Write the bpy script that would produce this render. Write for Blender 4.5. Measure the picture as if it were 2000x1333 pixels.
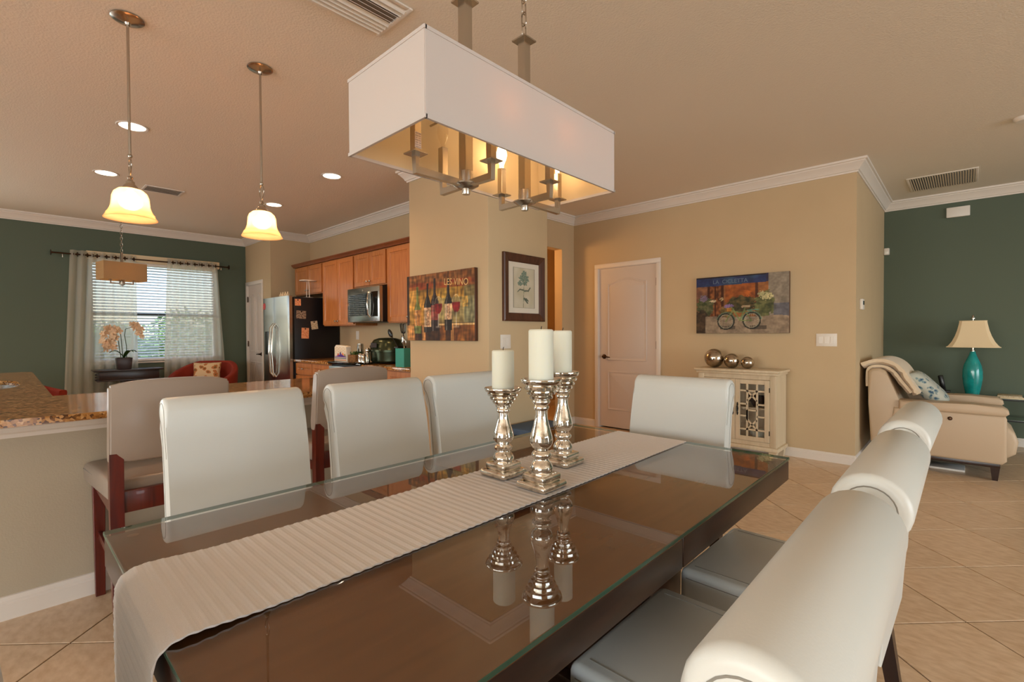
import bpy, bmesh, math, random
from mathutils import Vector, Matrix, noise
PI = math.pi
R = math.radians
for o in list(bpy.data.objects):
    bpy.data.objects.remove(o)
scene = bpy.context.scene
COL = scene.collection

# ------------------------------------------------------------------ camera, world, big lights, exposure
YAW, PITCH, ROLL, FPX, CAMH = R(43.289), R(-0.9037), R(-0.28), 938.76, 1.205
f = Vector((-math.sin(YAW)*math.cos(PITCH), math.cos(YAW)*math.cos(PITCH), math.sin(PITCH)))
r0 = Vector((math.cos(YAW), math.sin(YAW), 0))
u0 = r0.cross(f)
cr, sr = math.cos(ROLL), math.sin(ROLL)
rr = cr*r0 + sr*u0
uu = -sr*r0 + cr*u0
cam = bpy.data.objects.new('camera', bpy.data.cameras.new('camera'))
COL.objects.link(cam)
M = Matrix(((rr.x, uu.x, -f.x, 0), (rr.y, uu.y, -f.y, 0), (rr.z, uu.z, -f.z, CAMH), (0, 0, 0, 1)))
cam.matrix_world = M
cam.data.sensor_width = 36.0
cam.data.lens = 36.0*FPX/2000.0
cam.data.clip_start = 0.02
scene.camera = cam

world = bpy.data.worlds.new('world')
scene.world = world
world.use_nodes = True
wn = world.node_tree
wn.nodes.clear()
wo = wn.nodes.new('ShaderNodeOutputWorld')
wb = wn.nodes.new('ShaderNodeBackground')
ws = wn.nodes.new('ShaderNodeTexSky')
ws.sky_type = 'NISHITA'
ws.sun_disc = False
ws.sun_elevation = R(42)
ws.sun_rotation = R(200)
ws.dust_density = 2.0
wb.inputs['Strength'].default_value = 0.6
wn.links.new(ws.outputs[0], wb.inputs[0])
wn.links.new(wb.outputs[0], wo.inputs[0])

scene.view_settings.view_transform = 'Standard'
scene.view_settings.look = 'None'
scene.view_settings.exposure = 0.09
scene.view_settings.gamma = 1.0
scene.view_settings.use_curve_mapping = False
cy = scene.cycles
cy.max_bounces = 10
cy.diffuse_bounces = 5
cy.glossy_bounces = 5
cy.transmission_bounces = 8
cy.transparent_max_bounces = 16
cy.caustics_reflective = False
cy.caustics_refractive = False
cy.sample_clamp_indirect = 6.0
cy.use_denoising = True


def area(name, loc, rot, sx, sy, power, col):
    l = bpy.data.lights.new(name, 'AREA')
    l.shape = 'RECTANGLE'
    l.size, l.size_y = sx, sy
    l.energy = power
    l.color = col
    o = bpy.data.objects.new(name, l)
    COL.objects.link(o)
    o.location = loc
    o.rotation_euler = rot
    return o


# daylight through the sliding doors behind the camera and the living room windows
area('south_daylight', (0.5, -6.58, 1.25), (R(90), 0, 0), 8.9, 2.4, 262, (0.80, 0.92, 1.0))
area('east_daylight', (7.58, 2.0, 1.2), (R(90), 0, R(90)), 5.9, 2.2, 245, (0.80, 0.92, 1.0))
area('west_daylight', (-8.60, -2.6, 1.2), (R(90), 0, R(-90)), 3.1, 2.2, 55, (0.84, 0.93, 1.0))
WARM = (1.0, 0.62, 0.30)


def point(name, loc, power, col=WARM, rad=0.03):
    l = bpy.data.lights.new(name, 'POINT')
    l.energy = power
    l.color = col
    l.shadow_soft_size = rad
    o = bpy.data.objects.new(name, l)
    COL.objects.link(o)
    o.location = loc
    return o


def spot(name, loc, power, col=WARM, size=130, rad=0.06):
    l = bpy.data.lights.new(name, 'SPOT')
    l.energy = power
    l.color = col
    l.spot_size = R(size)
    l.spot_blend = 0.8
    l.shadow_soft_size = rad
    o = bpy.data.objects.new(name, l)
    COL.objects.link(o)
    o.location = loc
    return o


# ------------------------------------------------------------------ helpers
def lin(h):
    h = h.lstrip('#')
    v = [int(h[i:i+2], 16)/255 for i in (0, 2, 4)]
    return tuple(x/12.92 if x <= 0.04045 else ((x+0.055)/1.055)**2.4 for x in v) + (1.0,)


def l3(rgb):
    return tuple((x/12.92 if x <= 0.04045 else ((x+0.055)/1.055)**2.4) for x in rgb) + (1.0,)


MATS = {}


def mat(name, col, rough=0.5, metal=0.0, spec=0.5, bump=None, var=None, coat=0.0, trans=0.0, ior=1.45, emit=None,
        sheen=0.0, rvar=0.0, coords='Object', stretch=None):
    """bump=(scale, strength, detail); var=(scale, colour2, lo, hi)"""
    m = bpy.data.materials.new(name)
    m.use_nodes = True
    nt = m.node_tree
    b = nt.nodes['Principled BSDF']
    c = lin(col) if isinstance(col, str) else col
    b.inputs['Base Color'].default_value = c
    b.inputs['Roughness'].default_value = rough
    b.inputs['Metallic'].default_value = metal
    b.inputs['Specular IOR Level'].default_value = spec
    b.inputs['Coat Weight'].default_value = coat
    b.inputs['Coat Roughness'].default_value = 0.05
    b.inputs['Transmission Weight'].default_value = trans
    b.inputs['IOR'].default_value = ior
    b.inputs['Sheen Weight'].default_value = sheen
    if emit:
        b.inputs['Emission Color'].default_value = lin(emit[0]) if isinstance(emit[0], str) else emit[0]
        b.inputs['Emission Strength'].default_value = emit[1]
    tc = nt.nodes.new('ShaderNodeTexCoord')
    src = tc.outputs[coords]
    if stretch:
        mp = nt.nodes.new('ShaderNodeMapping')
        mp.inputs['Scale'].default_value = stretch
        nt.links.new(src, mp.inputs[0])
        src = mp.outputs[0]
    if var:
        n = nt.nodes.new('ShaderNodeTexNoise')
        n.inputs['Scale'].default_value = var[0]
        n.inputs['Detail'].default_value = 5
        nt.links.new(src, n.inputs['Vector'])
        rp = nt.nodes.new('ShaderNodeValToRGB')
        lo = var[2] if len(var) > 2 else 0.35
        hi = var[3] if len(var) > 3 else 0.65
        rp.color_ramp.elements[0].position = lo
        rp.color_ramp.elements[1].position = hi
        rp.color_ramp.elements[0].color = c
        rp.color_ramp.elements[1].color = lin(var[1]) if isinstance(var[1], str) else var[1]
        nt.links.new(n.outputs[0], rp.inputs[0])
        out = rp.outputs[0]
        if rvar:
            oi = nt.nodes.new('ShaderNodeObjectInfo')
            hs = nt.nodes.new('ShaderNodeHueSaturation')
            mr = nt.nodes.new('ShaderNodeMapRange')
            mr.inputs['To Min'].default_value = 1-rvar
            mr.inputs['To Max'].default_value = 1+rvar
            nt.links.new(oi.outputs['Random'], mr.inputs[0])
            nt.links.new(mr.outputs[0], hs.inputs['Value'])
            nt.links.new(out, hs.inputs['Color'])
            out = hs.outputs[0]
        nt.links.new(out, b.inputs['Base Color'])
    if bump:
        n2 = nt.nodes.new('ShaderNodeTexNoise')
        n2.inputs['Scale'].default_value = bump[0]
        n2.inputs['Detail'].default_value = bump[2] if len(bump) > 2 else 3
        nt.links.new(src, n2.inputs['Vector'])
        bp = nt.nodes.new('ShaderNodeBump')
        bp.inputs['Strength'].default_value = bump[1]
        bp.inputs['Distance'].default_value = bump[3] if len(bump) > 3 else 0.004
        nt.links.new(n2.outputs[0], bp.inputs['Height'])
        nt.links.new(bp.outputs[0], b.inputs['Normal'])
    MATS[name] = m
    return m


def vcol_mat(name, rough=0.6, spec=0.3):
    m = bpy.data.materials.new(name)
    m.use_nodes = True
    nt = m.node_tree
    b = nt.nodes['Principled BSDF']
    a = nt.nodes.new('ShaderNodeAttribute')
    a.attribute_name = 'Col'
    nt.links.new(a.outputs['Color'], b.inputs['Base Color'])
    b.inputs['Roughness'].default_value = rough
    b.inputs['Specular IOR Level'].default_value = spec
    return m


def mix_mat(name, kind, **k):
    m = bpy.data.materials.new(name)
    m.use_nodes = True
    nt = m.node_tree
    nt.nodes.clear()
    out = nt.nodes.new('ShaderNodeOutputMaterial')
    mx = nt.nodes.new('ShaderNodeMixShader')
    if kind == 'pane':        # thin architectural glass: fresnel mix of clear and mirror
        fr = nt.nodes.new('ShaderNodeFresnel')
        fr.inputs['IOR'].default_value = k.get('ior', 1.5)
        t = nt.nodes.new('ShaderNodeBsdfTransparent')
        t.inputs[0].default_value = k.get('tint', (1, 1, 1, 1))
        g = nt.nodes.new('ShaderNodeBsdfGlossy')
        g.inputs['Roughness'].default_value = k.get('rough', 0.0)
        g.inputs[0].default_value = k.get('gcol', (1, 1, 1, 1))
        geo = nt.nodes.new('ShaderNodeNewGeometry')
        inv = nt.nodes.new('ShaderNodeMath')
        inv.operation = 'SUBTRACT'
        inv.inputs[0].default_value = 1.0
        nt.links.new(geo.outputs['Backfacing'], inv.inputs[1])
        mul = nt.nodes.new('ShaderNodeMath')
        mul.operation = 'MULTIPLY'
        mul.use_clamp = True
        nt.links.new(fr.outputs[0], mul.inputs[0])
        nt.links.new(inv.outputs[0], mul.inputs[1])
        nt.links.new(mul.outputs[0], mx.inputs[0])
        nt.links.new(t.outputs[0], mx.inputs[1])
        nt.links.new(g.outputs[0], mx.inputs[2])
    else:                      # cloth: diffuse + translucent (+ see-through)
        d = nt.nodes.new('ShaderNodeBsdfDiffuse')
        d.inputs[0].default_value = k['col']
        t = nt.nodes.new('ShaderNodeBsdfTranslucent')
        t.inputs[0].default_value = k.get('tcol', k['col'])
        mx.inputs[0].default_value = k.get('fac', 0.5)
        nt.links.new(d.outputs[0], mx.inputs[1])
        nt.links.new(t.outputs[0], mx.inputs[2])
        if 'clear' in k:
            tr = nt.nodes.new('ShaderNodeBsdfTransparent')
            m2 = nt.nodes.new('ShaderNodeMixShader')
            m2.inputs[0].default_value = k['clear']
            nt.links.new(mx.outputs[0], m2.inputs[1])
            nt.links.new(tr.outputs[0], m2.inputs[2])
            mx = m2
        if 'glow' in k:
            em = nt.nodes.new('ShaderNodeEmission')
            em.inputs[0].default_value = k['glow'][0]
            em.inputs[1].default_value = k['glow'][1]
            ad = nt.nodes.new('ShaderNodeAddShader')
            nt.links.new(mx.outputs[0], ad.inputs[0])
            nt.links.new(em.outputs[0], ad.inputs[1])
            mx = ad
    nt.links.new(mx.outputs[0], out.inputs[0])
    MATS[name] = m
    return m


def wood_mat(name, c1, c2, rough=0.4, scale=1.0, axis='Z', coat=0.0, spec=0.5):
    m = bpy.data.materials.new(name)
    m.use_nodes = True
    nt = m.node_tree
    b = nt.nodes['Principled BSDF']
    tc = nt.nodes.new('ShaderNodeTexCoord')
    mp = nt.nodes.new('ShaderNodeMapping')
    s = {'Z': (14, 14, 1.2), 'X': (1.2, 14, 14), 'Y': (14, 1.2, 14)}[axis]
    mp.inputs['Scale'].default_value = [x*scale for x in s]
    nt.links.new(tc.outputs['Object'], mp.inputs[0])
    n = nt.nodes.new('ShaderNodeTexNoise')
    n.inputs['Scale'].default_value = 3
    n.inputs['Detail'].default_value = 6
    n.inputs['Distortion'].default_value = 0.6
    nt.links.new(mp.outputs[0], n.inputs['Vector'])
    rp = nt.nodes.new('ShaderNodeValToRGB')
    rp.color_ramp.elements[0].position = 0.3
    rp.color_ramp.elements[1].position = 0.7
    rp.color_ramp.elements[0].color = lin(c1)
    rp.color_ramp.elements[1].color = lin(c2)
    nt.links.new(n.outputs[0], rp.inputs[0])
    nt.links.new(rp.outputs[0], b.inputs['Base Color'])
    b.inputs['Roughness'].default_value = rough
    b.inputs['Coat Weight'].default_value = coat
    b.inputs['Specular IOR Level'].default_value = spec
    MATS[name] = m
    return m


def BM():
    return bmesh.new()


def box(bm, x0, x1, y0, y1, z0, z1, bevel=0.0, seg=2):
    res = bmesh.ops.create_cube(bm, size=1.0)
    vs = res['verts']
    for v in vs:
        v.co = Vector((x0 + (v.co.x+0.5)*(x1-x0), y0 + (v.co.y+0.5)*(y1-y0), z0 + (v.co.z+0.5)*(z1-z0)))
    if bevel > 0:
        es = set()
        for v in vs:
            for e in v.link_edges:
                es.add(e)
        bmesh.ops.bevel(bm, geom=list(es), offset=bevel, segments=seg, profile=0.5, affect='EDGES')
    return bm


def tbox(bm, x0, x1, y0, y1, z0, z1, top, bevel=0.0):
    """box whose bottom is scaled by `top` about its centre (tapered leg: narrower at the bottom)"""
    cx, cyy = (x0+x1)/2, (y0+y1)/2
    res = bmesh.ops.create_cube(bm, size=1.0)
    for v in res['verts']:
        k = top if v.co.z < 0 else 1.0
        v.co = Vector((cx + v.co.x*(x1-x0)*k, cyy + v.co.y*(y1-y0)*k, z0 + (v.co.z+0.5)*(z1-z0)))
    if bevel > 0:
        es = set(e for v in res['verts'] for e in v.link_edges)
        bmesh.ops.bevel(bm, geom=list(es), offset=bevel, segments=1, affect='EDGES')
    return bm


def lathe(bm, prof, n=32, c=(0, 0, 0), cap=True):
    rings = []
    for rad, z in prof:
        rings.append([bm.verts.new((c[0]+rad*math.cos(2*PI*i/n), c[1]+rad*math.sin(2*PI*i/n), c[2]+z)) for i in range(n)])
    for a, b in zip(rings[:-1], rings[1:]):
        for i in range(n):
            j = (i+1) % n
            bm.faces.new((a[i], a[j], b[j], b[i]))
    if cap:
        if prof[0][0] > 1e-5:
            bm.faces.new(list(reversed(rings[0])))
        if prof[-1][0] > 1e-5:
            bm.faces.new(rings[-1])
    bmesh.ops.remove_doubles(bm, verts=[v for rg in rings for v in rg], dist=1e-6)
    return bm


def frame_dirs(t, up=Vector((0, 0, 1))):
    t = t.normalized()
    if abs(t.dot(up)) > 0.95:
        up = Vector((1, 0, 0))
    a = t.cross(up).normalized()
    return a, a.cross(t).normalized()


def tube(bm, pts, rad, n=8, closed=False, square=False):
    P = [Vector(p) for p in pts]
    if square:
        n = 4
    rings = []
    L = len(P)
    prev = None
    for i, p in enumerate(P):
        if closed:
            t = P[(i+1) % L]-P[i-1]
        else:
            t = P[min(i+1, L-1)]-P[max(i-1, 0)]
        if prev is None:
            a, b = frame_dirs(t)
        else:
            tn = t.normalized()
            a = (prev - tn*prev.dot(tn)).normalized()
            b = a.cross(tn).normalized()
        prev = a
        rd = rad[i] if isinstance(rad, (list, tuple)) else rad
        off = PI/4 if square else 0
        k = math.sqrt(2) if square else 1
        if square and 0 < i < L-1:      # mitre
            t1, t2 = (P[i]-P[i-1]).normalized(), (P[i+1]-P[i]).normalized()
            ch = max(0.5, math.cos(t1.angle(t2)/2))
        else:
            ch = 1
        ring = []
        bis = None
        if ch != 1:
            bis = (t2-t1)
            bis = bis.normalized() if bis.length > 1e-6 else None
        for q in range(n):
            an = 2*PI*q/n+off
            d = a*math.cos(an)*rd*k + b*math.sin(an)*rd*k
            if bis is not None:
                d = d + bis*(d.dot(bis))*(1/ch-1)
            ring.append(bm.verts.new(p+d))
        rings.append(ring)
    pairs = list(zip(rings[:-1], rings[1:]))
    if closed:
        pairs.append((rings[-1], rings[0]))
    for a, b in pairs:
        for q in range(n):
            j = (q+1) % n
            bm.faces.new((a[q], a[j], b[j], b[q]))
    if not closed:
        bm.faces.new(list(reversed(rings[0])))
        bm.faces.new(rings[-1])
    return bm


def prism(bm, poly, axis, a0, a1, bevel=0.0, seg=2):
    """poly in the plane perpendicular to axis: 'Y' -> (x,z), 'X' -> (y,z), 'Z' -> (x,y)"""
    def mk(p, a):
        return {'Y': (p[0], a, p[1]), 'X': (a, p[0], p[1]), 'Z': (p[0], p[1], a)}[axis]
    A = [bm.verts.new(mk(p, a0)) for p in poly]
    B = [bm.verts.new(mk(p, a1)) for p in poly]
    f1 = bm.faces.new(A)
    f2 = bm.faces.new(list(reversed(B)))
    n = len(poly)
    for i in range(n):
        j = (i+1) % n
        bm.faces.new((A[j], A[i], B[i], B[j]))
    if bevel > 0:
        es = list(f1.edges)+list(f2.edges)
        bmesh.ops.bevel(bm, geom=es, offset=bevel, segments=seg, profile=0.5, affect='EDGES')
    bmesh.ops.recalc_face_normals(bm, faces=bm.faces)
    return bm


def obj(name, bm, m, parent=None, loc=None, smooth=35, rot=None):
    me = bpy.data.meshes.new(name)
    bmesh.ops.recalc_face_normals(bm, faces=bm.faces)
    bm.to_mesh(me)
    bm.free()
    if smooth:
        me.polygons.foreach_set('use_smooth', [True]*len(me.polygons))
        me.set_sharp_from_angle(angle=R(smooth))
    if m:
        me.materials.append(MATS[m] if isinstance(m, str) else m)
    o = bpy.data.objects.new(name, me)
    COL.objects.link(o)
    if parent:
        o.parent = parent
    if loc:
        o.location = loc
    if rot:
        o.rotation_euler = rot
    return o


def tag(o, label, cat, group=None, kind=None):
    o['label'] = label
    o['category'] = cat
    if group:
        o['group'] = group
    if kind:
        o['kind'] = kind
    return o


def thing(name, label, cat, loc=(0, 0, 0), rotz=0.0, group=None):
    o = bpy.data.objects.new(name, None)
    o.empty_display_size = 0.05
    COL.objects.link(o)
    o.location = loc
    o.rotation_euler = (0, 0, rotz)
    return tag(o, label, cat, group)


def struct(name, bm, m, parent=None, **k):
    o = obj(name, bm, m, parent, **k)
    if not parent:
        o['kind'] = 'structure'
    return o


def sempty(name, loc=(0, 0, 0)):
    o = bpy.data.objects.new(name, None)
    o.empty_display_size = 0.05
    COL.objects.link(o)
    o.location = loc
    o['kind'] = 'structure'
    return o


def kids(o):
    return [c for c in bpy.data.objects if c.parent == o]


def dup(o, loc=None, rotz=None, label=None, group=None, parent=None):
    c = o.copy()
    COL.objects.link(c)
    if parent:
        c.parent = parent
    if loc is not None:
        c.location = loc
    if rotz is not None:
        c.rotation_euler = (0, 0, rotz)
    if label:
        c['label'] = label
    if group:
        c['group'] = group
    for ch in kids(o):
        dup(ch, parent=c)
    return c


def paint(name, w, h, nx, ny, fn, m, parent=None, loc=(0, 0, 0), rot=None):
    """flat printed sheet in local XZ facing -Y, coloured per vertex; fn(u, v) -> sRGB"""
    verts, faces, cols = [], [], []
    for j in range(ny+1):
        for i in range(nx+1):
            u, v = i/nx, j/ny
            verts.append(((u-0.5)*w, 0, v*h))
            cols.append(l3(fn(u, v)))
    for j in range(ny):
        for i in range(nx):
            a = j*(nx+1)+i
            faces.append((a, a+1, a+nx+2, a+nx+1))
    me = bpy.data.meshes.new(name)
    me.from_pydata(verts, [], faces)
    at = me.color_attributes.new('Col', 'FLOAT_COLOR', 'POINT')
    at.data.foreach_set('color', [x for c in cols for x in c])
    me.materials.append(m)
    o = bpy.data.objects.new(name, me)
    COL.objects.link(o)
    if parent:
        o.parent = parent
    o.location = loc
    if rot:
        o.rotation_euler = rot
    return o


def text(name, s, size, m, parent, loc, rot, extrude=0.0004, align='CENTER', sx=1.0):
    cu = bpy.data.curves.new(name, 'FONT')
    cu.body = s
    cu.size = size
    cu.extrude = extrude
    cu.align_x = align
    cu.materials.append(MATS[m] if isinstance(m, str) else m)
    tmp = bpy.data.objects.new(name, cu)
    COL.objects.link(tmp)
    bpy.context.view_layer.update()
    me = bpy.data.meshes.new_from_object(tmp.evaluated_get(bpy.context.evaluated_depsgraph_get()))
    bpy.data.objects.remove(tmp)
    o = bpy.data.objects.new(name, me)
    COL.objects.link(o)
    o.scale = (sx, 1, 1)
    o.parent = parent
    o.location = loc
    o.rotation_euler = rot
    return o


# ------------------------------------------------------------------ materials
mat('wall_paint', '#c9b18d', 0.7, bump=(160, 0.18, 2, 0.003), var=(3, '#c6ae8a', 0.3, 0.7))
mat('ceiling_paint', '#e6dccd', 0.85, bump=(95, 0.55, 3, 0.004))
mat('shaded_wall_paint', '#b5a892', 0.7, bump=(160, 0.18, 2, 0.003))  # wall paint greyed to carry the cool, dim daylight on the bar wall
mat('teal_paint', '#545f4e', 0.6, bump=(160, 0.2, 2, 0.003))
mat('white_paint', '#e2d8cd', 0.42)
mat('door_paint', '#d2c5ba', 0.45)
mat('tile', '#e0c6a8', 0.34, var=(16, '#c9a985', 0.35, 0.75), bump=(30, 0.06), rvar=0.05, coat=0.08, spec=0.45, stretch=(1.0, 2.2, 1.0))
mat('grout', '#5c4532', 0.9)
mat('white_leather', '#d3d4cf', 0.34, bump=(420, 0.10, 2, 0.0008), spec=0.5)
mat('leather_seam', '#8b877e', 0.8)
mat('taupe_leather', '#9c8c7f', 0.30, bump=(380, 0.08, 2, 0.0008))
mat('cream_leather', '#c0a88c', 0.45, bump=(300, 0.1, 2, 0.001))
wood_mat('mahogany', '#431108', '#6b2010', 0.3, coat=0.2)
wood_mat('espresso', '#2c180f', '#402416', 0.3, axis='Y')
wood_mat('bronze_top', '#6a4320', '#5d3919', 0.25, axis='Y')
wood_mat('espresso_leg', '#21120c', '#331b12', 0.3)
wood_mat('maple', '#a5602c', '#bd7a41', 0.38, coat=0.1)
wood_mat('maple_dark', '#6f3a1a', '#84481f', 0.45, axis='X')
wood_mat('frame_wood', '#3d1f12', '#5a3320', 0.35)
wood_mat('cream_wood', '#d8c6a8', '#cbb797', 0.5, scale=0.6)
mat('nickel', '#b9b0a4', 0.24, 1.0)
mat('chrome', '#d8d4cc', 0.08, 1.0)
mat('bronze', '#4b3526', 0.35, 1.0)
mat('black_metal', '#15130f', 0.35, 0.6)
mat('steel', '#b8b9b4', 0.22, 1.0, bump=(60, 0.02, 2))
mat('black_plastic', '#0d0d0d', 0.25)
mat('black_side', '#121014', 0.4, bump=(500, 0.1, 2, 0.0006))
mat('black_glass', '#050606', 0.03, spec=0.6)
mat('white_plastic', '#e6ded4', 0.4)
mat('mercury', '#f0ece4', 0.085, 1.0, var=(38, '#9c9180', 0.5, 0.72), bump=(60, 0.22, 4, 0.002))
mat('mirror_ball', '#cbbfae', 0.12, 1.0, var=(22, '#8c8070', 0.45, 0.75), bump=(20, 0.08, 3, 0.002))
mat('candle_wax', '#dedccb', 0.5, spec=0.3)
MATS['candle_wax'].node_tree.nodes['Principled BSDF'].inputs['Subsurface Weight'].default_value = 0.25
MATS['candle_wax'].node_tree.nodes['Principled BSDF'].inputs['Subsurface Radius'].default_value = (0.03, 0.025, 0.015)
mat('wick', '#2a221b', 0.9)
mat('runner_cloth', '#e2dfdf', 0.9, bump=(700, 0.5, 3, 0.001), var=(900, '#d8d4d3', 0.35, 0.65), sheen=0.1)
mat('red_velvet', '#8c2a15', 0.85, bump=(300, 0.1))
mat('throw_cloth', '#e0cbae', 0.95, bump=(120, 0.8, 4, 0.004), sheen=0.3)
mat('teal_glass', '#138280', 0.15, coat=0.4, var=(14, '#1b9c98', 0.35, 0.7))
mat('navy_cloth', '#4c6079', 0.8)
mat('leaf_green', '#3c5a20', 0.45, var=(6, '#26400f', 0.3, 0.7))
mat('petal', '#e3c3a0', 0.7)
mat('petal_core', '#a5602e', 0.7)
mat('stem', '#3f4a22', 0.6)
mat('dark_pot', '#2a1712', 0.35)
wood_mat('dark_table', '#1c110e', '#2b1b16', 0.3, axis='Y')
mat('orange_paper', '#e9a87e', 0.7, var=(60, '#d98a5e', 0.45, 0.55))
mat('tan_paper', '#d3c3a5', 0.7, var=(90, '#a88e6b', 0.5, 0.6))
mat('photo_paper', '#b09a86', 0.4, var=(70, '#5a4639', 0.4, 0.6))
mat('red_paper', '#c94a48', 0.6)
mat('basket', '#8e602f', 0.7, bump=(150, 0.7, 2, 0.004), var=(60, '#6b431d', 0.4, 0.6))
mat('roaster_green', '#3b4433', 0.25, 0.7)
mat('teal_ceramic', '#3f9a8c', 0.2, coat=0.4)
mat('shade_out', '#e8b77c', 0.8)
mat('lamp_cream', '#e7d0aa', 0.8, bump=(400, 0.1))
mat('soil', '#2b1d12', 0.95)
mat('frosted', '#f6f3ea', 0.3)
mat('bag_white', '#e8ddcd', 0.6)
mat('grass', '#5d7a3a', 0.9, var=(3, '#46642a'))
mat('hedge_leaf', '#4d7a3c', 0.6, var=(9, '#7fa55c', 0.3, 0.7))
mat('paving', '#cfc7bb', 0.9)
mix_mat('glass_pane', 'pane', ior=1.45)
mix_mat('table_glass', 'pane', ior=1.85, tint=(0.96, 0.95, 0.92, 1))
mix_mat('clear_bulb', 'pane', ior=1.4, tint=(0.97, 0.95, 0.9, 1))
mix_mat('shelf_glass', 'pane', ior=1.5, tint=(0.75, 0.85, 0.8, 1))
mat('glass_edge', '#3c5a48', 0.15)
mix_mat('shade_linen', 'cloth', col=lin('#e0dddb'), tcol=lin('#eac3a0'), fac=0.34)
mix_mat('glow_tint_liner', 'cloth', col=lin('#f0dcb8'), tcol=lin('#f0dcb8'), fac=0.38)  # inner shade faces, tinted warm to deepen the orange bulb glow
mix_mat('shade_tan', 'cloth', col=lin('#c9a67a'), tcol=lin('#d8b482'), fac=0.35)
mix_mat('alabaster', 'cloth', col=lin('#f0c9a0'), tcol=lin('#ffd0a0'), fac=0.75, glow=((1.0, 0.52, 0.20, 1), 0.12), clear=0.20)
mix_mat('sheer', 'cloth', col=lin('#f0e7d8'), tcol=lin('#f8f4e6'), fac=0.70, clear=0.26)
mix_mat('blind_slat', 'cloth', col=lin('#e6e9ea'), tcol=lin('#e6edf2'), fac=0.5)
mat('bulb_glow', '#ffffff', 0.5, emit=((1.0, 0.66, 0.34, 1), 22.0))
mat('pendant_glow', '#ffffff', 0.5, emit=((1.0, 0.84, 0.64, 1), 30.0))
mat('downlight_glow', '#ffffff', 0.5, emit=((1.0, 0.86, 0.66, 1), 9.0))
MATS['print'] = vcol_mat('print', 0.55, 0.3)
MATS['print_glossy'] = vcol_mat('print_glossy', 0.3, 0.4)
mat('ink', '#3a2d28', 0.7)
mat('cream_ink', '#dcb878', 0.7)
mat('pale_ink', '#66788c', 0.7)


def granite():
    m = bpy.data.materials.new('granite')
    m.use_nodes = True
    nt = m.node_tree
    b = nt.nodes['Principled BSDF']
    tc = nt.nodes.new('ShaderNodeTexCoord')
    v = nt.nodes.new('ShaderNodeTexVoronoi')
    v.inputs['Scale'].default_value = 95
    nt.links.new(tc.outputs['Object'], v.inputs['Vector'])
    n = nt.nodes.new('ShaderNodeTexNoise')
    n.inputs['Scale'].default_value = 22
    n.inputs['Detail'].default_value = 6
    n.inputs['Roughness'].default_value = 0.7
    nt.links.new(tc.outputs['Object'], n.inputs['Vector'])
    rp = nt.nodes.new('ShaderNodeValToRGB')
    cr_ = rp.color_ramp
    cr_.elements[0].position = 0.0
    cr_.elements[0].color = lin('#3a2312')
    cr_.elements[1].position = 1.0
    cr_.elements[1].color = lin('#d3ac7b')
    for p, c in ((0.28, '#55341a'), (0.43, '#8f5d2c'), (0.58, '#b07a40'), (0.78, '#d0a26c')):
        e = cr_.elements.new(p)
        e.color = lin(c)
    mx = nt.nodes.new('ShaderNodeMix')
    mx.data_type = 'FLOAT'
    mx.inputs[0].default_value = 0.5
    sep = nt.nodes.new('ShaderNodeSeparateColor')
    nt.links.new(v.outputs['Color'], sep.inputs[0])
    nt.links.new(sep.outputs[0], mx.inputs[2])
    nt.links.new(n.outputs[0], mx.inputs[3])
    nt.links.new(mx.outputs[0], rp.inputs[0])
    nt.links.new(rp.outputs[0], b.inputs['Base Color'])
    b.inputs['Roughness'].default_value = 0.09
    b.inputs['Specular IOR Level'].default_value = 0.6
    MATS['granite'] = m


granite()


def pattern_mat(name, base, c2, c3, scale):
    m = bpy.data.materials.new(name)
    m.use_nodes = True
    nt = m.node_tree
    b = nt.nodes['Principled BSDF']
    tc = nt.nodes.new('ShaderNodeTexCoord')
    v = nt.nodes.new('ShaderNodeTexVoronoi')
    v.inputs['Scale'].default_value = scale
    nw = nt.nodes.new('ShaderNodeTexNoise')
    nw.inputs['Scale'].default_value = scale*.8
    va = nt.nodes.new('ShaderNodeVectorMath')
    va.operation = 'MULTIPLY_ADD'
    va.inputs[1].default_value = (.07, .07, .07)
    nt.links.new(nw.outputs['Color'], va.inputs[0])
    nt.links.new(tc.outputs['Object'], nw.inputs['Vector'])
    nt.links.new(tc.outputs['Object'], va.inputs[2])
    nt.links.new(va.outputs[0], v.inputs['Vector'])
    rp = nt.nodes.new('ShaderNodeValToRGB')
    rp.color_ramp.interpolation = 'CONSTANT'
    rp.color_ramp.elements[0].color = lin(c3)
    rp.color_ramp.elements[1].position = 0.22
    rp.color_ramp.elements[1].color = lin(c2)
    e = rp.color_ramp.elements.new(0.42)
    e.color = lin(base)
    nt.links.new(v.outputs['Distance'], rp.inputs[0])
    nt.links.new(rp.outputs[0], b.inputs['Base Color'])
    b.inputs['Roughness'].default_value = 0.85
    MATS[name] = m


pattern_mat('floral_cloth', '#d9bd93', '#b9713d', '#7a5a2c', 14)
pattern_mat('blue_cloth', '#b9b9ac', '#7d9090', '#34506a', 24)
# ------------------------------------------------------------------ the room shell
CEIL = 2.735


def boxes(lst, bevel=0):
    bm = BM()
    for b in lst:
        box(bm, *b, bevel=bevel)
    return bm


floor = struct('floor', boxes([(-8.7, 7.7, -6.7, 7.5, -0.12, -0.004)]), 'grout')
# diagonal stone tiles: the 300 that show largest are parts of their own
TS, U0, W0 = 0.452, 1.483, 1.915
c45 = math.cos(PI/4)


def proj(p):
    d = Vector(p)-Vector((0, 0, CAMH))
    w = d.dot(f)
    return (1000+FPX*d.dot(rr)/w, 666.5-FPX*d.dot(uu)/w, w) if w > 0.05 else (9e9, 9e9, w)


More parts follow.
